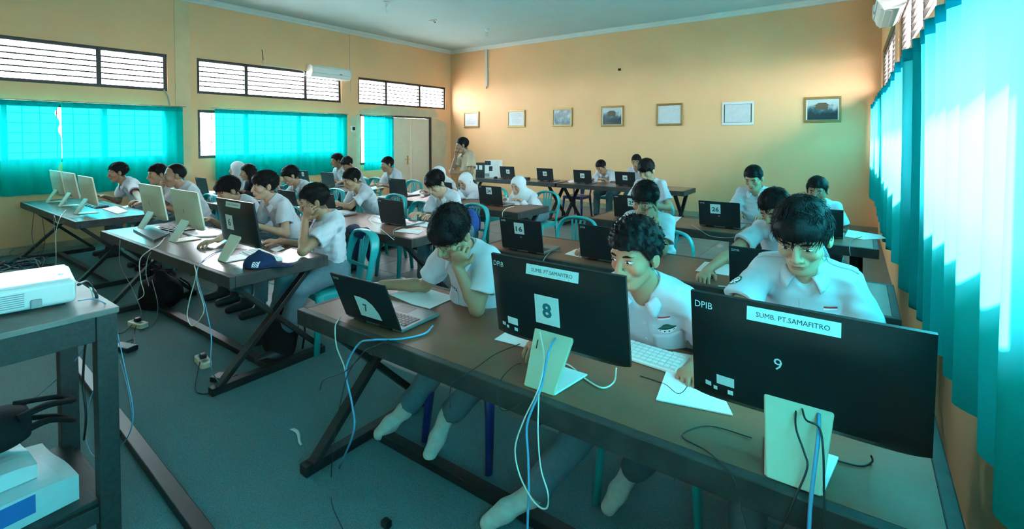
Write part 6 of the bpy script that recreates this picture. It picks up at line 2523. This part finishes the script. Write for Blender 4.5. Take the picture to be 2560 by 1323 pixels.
def photo_mat(name, kind):
    m = bpy.data.materials.new(name)
    m.use_nodes = True
    nt = m.node_tree
    b = nt.nodes['Principled BSDF']
    b.inputs['Roughness'].default_value = 0.25
    tc = nt.nodes.new('ShaderNodeTexCoord')
    nz = nt.nodes.new('ShaderNodeTexNoise')
    nz.inputs['Scale'].default_value = 9.0
    nz.inputs['Detail'].default_value = 6
    nt.links.new(tc.outputs['Object'], nz.inputs['Vector'])
    sp = nt.nodes.new('ShaderNodeSeparateXYZ')
    nt.links.new(tc.outputs['Object'], sp.inputs[0])
    mul = nt.nodes.new('ShaderNodeMath')
    mul.operation = 'MULTIPLY_ADD'
    mul.inputs[1].default_value = 3.2 if kind else 0.4
    nt.links.new(sp.outputs['Z'], mul.inputs[0])
    nt.links.new(nz.outputs['Fac'], mul.inputs[2])
    rp = nt.nodes.new('ShaderNodeValToRGB')
    el = rp.color_ramp.elements
    el[0].position, el[0].color = 0.30, (0.015, 0.035, 0.045, 1)
    el[1].position, el[1].color = 0.80, (0.42, 0.48, 0.48, 1)
    e = el.new(0.52)
    e.color = (0.05, 0.11, 0.13, 1)
    nt.links.new(mul.outputs[0], rp.inputs['Fac'])
    nt.links.new(rp.outputs['Color'], b.inputs['Base Color'])
    return m


photo1_m, photo2_m = photo_mat('dark_photo', 0), photo_mat('building_photo', 1)


def picture(label, x0, z0, x1, z1, pm, fm, fw_=0.045, kind=None):
    cx, cz = (x0 + x1) / 2, (z0 + z1) / 2
    t = thing('framed_picture', label, 'picture', (cx, YB - 0.001, cz), 0.0, 'framed pictures on the back wall')
    w, h_ = (x1 - x0) / 2, (z1 - z0) / 2
    mb = MB()
    for a, b in (((-w, -h_), (w, -h_ + fw_)), ((-w, h_ - fw_), (w, h_)), ((-w, -h_ + fw_), (-w + fw_ * 0.7, h_ - fw_)), ((w - fw_ * 0.7, -h_ + fw_), (w, h_ - fw_))):
        mb.box((a[0], -0.025, a[1]), (b[0], 0.0, b[1]))
    mb.build('frame', fm, t, bevel=0.004)
    mb = MB()
    mb.box((-w + fw_ * 0.6, -0.012, -h_ + fw_ * 0.8), (w - fw_ * 0.6, -0.006, h_ - fw_ * 0.8))
    mb.build('mount', frame_dark_m if kind == 'dark' else patchw_m, t)
    mb = MB()
    k = fw_ * 1.1
    mb.box((-w + k, -0.014, -h_ + k), (w - k, -0.0118, h_ - k))
    pic = mb.build('picture', pm, t)
    if kind == 'doc':
        r = random.Random(int(abs(x0) * 100))
        mb = MB()
        for q in range(11):
            z = h_ - k - 0.04 - q * (2 * h_ - 2 * k - 0.07) / 11
            L = (w - k) * r.uniform(0.3, 0.85)
            mb.box((-L, -0.0146, z), (L, -0.0139, z + 0.006))
        o = mb.build('print_lines', wire_grey_m, t)
        o['kind'] = 'stuff'
    if kind == 'house':
        mb = MB()
        M = Matrix(((1, 0, 0, 0), (0, 0, -1, -0.0142), (0, 1, 0, 0), (0, 0, 0, 1)))
        mb.prism([(-0.10, 0.0), (0.08, 0.0), (0.08, 0.07), (0.11, 0.07), (0.05, 0.12), (-0.06, 0.12), (-0.13, 0.07), (-0.10, 0.07)], -0.0006, 0.0006, M)
        mb.build('printed_house', frame_dark_m, t)
    return t


def pic(label, a, b, pm, fm, kind=None, fw_=0.045):
    p, q = aty(a[0], a[1], YB), aty(b[0], b[1], YB)
    picture(label, p[0], min(q[2], p[2]), q[0], max(p[2], q[2]), pm, fm, fw_, kind)


pic('gilt framed document nearest the back left corner', (1161, 280), (1198, 319), doc_m, gold_m, 'doc')
pic('gilt framed page of faint drawings, second from the left corner', (1270, 276), (1313, 318), doc_m, gold_m, 'doc')
pic('gilt framed dark photograph, third from the left corner', (1382, 271), (1431, 316), photo1_m, gold_m)
pic('gilt framed photograph of a small house on the back wall', (1503, 266), (1559, 316), photo2_m, gold_m, 'house')
pic('gilt framed plain white certificate in the middle of the back wall', (1642, 260), (1706, 314), doc_m, gold_m)
pic('pale framed certificate with a dark inner line', (1806, 256), (1884, 312), doc_m, frame_white_m, 'dark')
pic('largest gilt framed photograph of a long roof, nearest the right wall', (2011, 244), (2103, 306), photo2_m, gold_m, 'house')

# conduit with a junction at its lower end, a dark screw plug, a switch
trunk_m = mat('trunking_plastic', (0.60, 0.58, 0.52), 0.5)
p, q = aty(1217, 115, YB), aty(1221, 216, YB)
cd = thing('cable_conduit', 'pale vertical cable trunking on the back wall under the ceiling', 'conduit', (p[0], YB - 0.001, q[2]))
mb = MB()
mb.box((-0.035, -0.035, 0.0), (0.035, 0.0, ZC - 0.09 - q[2]))
mb.build('trunking', trunk_m, cd, bevel=0.006)
mb = MB()
mb.tube([(0.0, -0.02, 0.0), (0.02, -0.04, -0.05)], 0.018, 8)
mb.build('cable_end', wire_grey_m, cd)
p = aty(1549, 174, YB)
mb = MB()
mb.box((-0.03, -0.02, -0.025), (0.03, 0.0, 0.025))
o = mb.build('wall_hook', blackpl_m, bevel=0.004)
o.location = (p[0], YB - 0.001, p[2])
tag(o, 'small black hook high on the back wall above the house photograph', 'hook')
sw = thing('light_switch', 'white switch plate on the left wall beside the door curtain', 'switch', (XL + 0.0045, 6.78, 1.78))
mb = MB()
mb.box((0.0, -0.06, -0.06), (0.012, 0.06, 0.06))
mb.build('plate', white_m, sw, bevel=0.003)
mb = MB()
mb.box((0.012, -0.025, -0.035), (0.018, 0.05, 0.045))
mb.build('rocker', blackpl_m, sw, bevel=0.002)


# ------------------------------------------------------------------ air conditioners
def aircon(label, place, y0, y1, z0, z1, flap=True):
    o0 = Vector(place((y0 + y1) / 2, 0, z0))
    t = thing('air_conditioner', label, 'air conditioner', tuple(o0))
    W_ = y1 - y0
    h_ = z1 - z0
    prof = [(0, 0.05), (0.0, h_), (0.16, h_), (0.20, h_ - 0.04), (0.215, h_ * 0.45), (0.19, 0.03), (0.15, 0.0), (0.05, 0.0)]

    def ext(name, pr_, a, b, m_, bv=0.004):
        mb = MB()
        n = len(pr_)
        V = [Vector(place(y, -d, z0 + z)) - o0 for y in (a, b) for d, z in pr_]
        mb.add(V, [tuple(range(n)), tuple(range(n, 2 * n))[::-1]] + [(i, (i + 1) % n, n + (i + 1) % n, n + i) for i in range(n)])
        ob = mb.build(name, m_, t, bevel=bv)
        bm = bmesh.new()
        bm.from_mesh(ob.data)
        bmesh.ops.recalc_face_normals(bm, faces=bm.faces)
        bm.to_mesh(ob.data)
        bm.free()
        return ob
    ext('case', prof, y0 + 0.012, y1 - 0.012, white_m)
    ext('end_cap', [(0.0, 0.04), (0.0, h_ + 0.004), (0.16, h_ + 0.004), (0.222, h_ - 0.04), (0.225, h_ * 0.4), (0.16, -0.006)], y0, y0 + 0.014, white_m)
    ext('end_cap', [(0.0, 0.04), (0.0, h_ + 0.004), (0.16, h_ + 0.004), (0.222, h_ - 0.04), (0.225, h_ * 0.4), (0.16, -0.006)], y1 - 0.014, y1, white_m)
    ext('air_flap', [(0.10, -0.012), (0.185, 0.012), (0.188, 0.022), (0.10, -0.004)], y0 + 0.05, y1 - 0.05, white_m, 0.001)
    ext('seam_line', [(0.205, 0.085), (0.2125, 0.085), (0.2125, 0.089), (0.205, 0.089)], y0 + 0.02, y1 - 0.02, wire_grey_m, 0)
    mb = MB()
    c = Vector(place(y0 + 0.72 * W_, -0.215, z0 + h_ * 0.42)) - o0
    mb.box(tuple(c - Vector((0.004, 0.03, 0.012))), tuple(c + Vector((0.004, 0.03, 0.012))))
    mb.build('display_window', wire_grey_m, t)
    return t


aircon('white wall air conditioner over the middle high window of the left wall', placeL, 5.66, 6.60, 2.83, 3.08)
aircon('white wall air conditioner high on the right wall, cut by the top edge', placeR, 5.5, 6.4, 2.74, 3.02)
cable('white pipe running from the air conditioner along the high window frame', [(XL + 0.03, 5.68, 2.88), (XL + 0.03, 5.60, 2.86), (XL + 0.03, 5.56, 2.95), (XL + 0.02, 5.1, 2.975), (XL + 0.02, 4.80, 2.98), (XL + 0.012, 4.77, 3.06)], 0.010, trunk_m)
cable('thin dark wire standing up from the high window on the left wall', [(XL + 0.01, 4.77, 3.05), (XL + 0.012, 4.765, 3.16), (XL + 0.01, 4.75, 3.26)], 0.006, wire_black_m)
cable('thin dark wire from the high window down to the curtain rod by the pillar', [(XL + 0.02, 3.13, 2.37), (XL + 0.025, 3.18, 2.27), (XL + 0.02, 3.21, 2.12)], 0.009, wire_grey_m)
cable('hair-thin crack wire down the left wall above the door curtain', [(XL + 0.006, 6.72, 3.88), (XL + 0.006, 6.71, 3.3), (XL + 0.006, 6.73, 2.6)], 0.004, wire_grey_m)


# ------------------------------------------------------------------ ceiling fittings
def lampholder(label, x, y, drop):
    t = thing('lamp_holder', label, 'lamp holder', (x, y, ZC - 0.0005))
    mb = MB()
    mb.lathe([(0.055, 0.0), (0.055, -0.015), (0.035, -0.03), (0.028, -0.07)], 16)
    mb.build('base', white_m, t, smooth=True)
    mb = MB()
    mb.lathe([(0.024, -0.07), (0.028, -0.10), (0.026, -0.07 - drop), (0.012, -0.09 - drop)], 14)
    mb.build('bulb', mat('bulb_glass', (0.82, 0.84, 0.82), 0.25) if 'bulb_glass' not in MAT else MAT['bulb_glass'], t, smooth=True)
    return t


p = atz(966, 4, ZC)
lampholder('white ceiling lamp holder with bulb cut by the top picture edge', p[0], p[1], 0.12)
p = atz(1217, 73, ZC)
lampholder('white ceiling lamp holder near the back wall trunking', p[0], p[1], 0.10)
p = atz(1083, 51, ZC)
hk = thing('ceiling_hook', 'dark hook and torn patch in the ceiling between the lamp holders', 'hook', (p[0], p[1], ZC - 0.0005))
mb = MB()
mb.prism([(-0.10, -0.03), (0.02, -0.05), (0.10, -0.02), (0.08, 0.03), (0.0, 0.05), (-0.04, 0.02)], -0.006, 0.0)
mb.build('torn_patch', blackpl_m, hk)
mb = MB()
mb.tube(spline([(0.02, 0, 0), (0.02, 0.0, -0.03), (0.05, 0, -0.05), (0.07, 0, -0.03)], 5), 0.008, 6)
mb.build('hook', steel_m, hk, smooth=True)

# boxes on the back wall table
wb = aty(1234, 432, 7.95)
t = thing('computer_box', 'white computer box with black print on the back wall table', 'box', (wb[0], 7.95, TZ + 0.0015), 0.25)
mb = MB()
mb.box((-0.16, -0.10, 0.0), (0.16, 0.10, 0.36))
mb.build('carton', white_m, t, bevel=0.004)
for a, b in (((-0.155, 0.26), (-0.02, 0.35)), ((-0.155, 0.02), (-0.05, 0.09)), ((-0.06, 0.14), (0.02, 0.24))):
    mb = MB()
    mb.box((a[0], -0.1025, a[1]), (b[0], -0.0995, b[1]))
    mb.build('printed_panel', black_ink_m if a[1] > 0.1 else wire_grey_m, t)
kb = aty(1206, 432, 7.95)
t = thing('black_computer_case', 'black computer case with white stickers left of the white box', 'box', (kb[0], 7.98, TZ + 0.0015), 0.1)
mb = MB()
mb.box((-0.16, -0.16, 0.0), (0.13, 0.16, 0.30))
mb.build('case', blackpl_m, t, bevel=0.004)
for a in (-0.12, 0.0):
    mb = MB()
    mb.box((a, -0.1625, 0.16), (a + 0.08, -0.1595, 0.25))
    mb.build('sticker', label_m, t)
mb = MB()
mb.box((-0.08, -0.05, 0.0), (0.08, 0.05, 0.05))
o = mb.build('small_dark_box', blackpl_m, bevel=0.004)
o.location = (-5.35, 7.9, TZ + 0.0015)
tag(o, 'small dark box on the back wall table right of laptop 31', 'box')
# tie of the typing boy
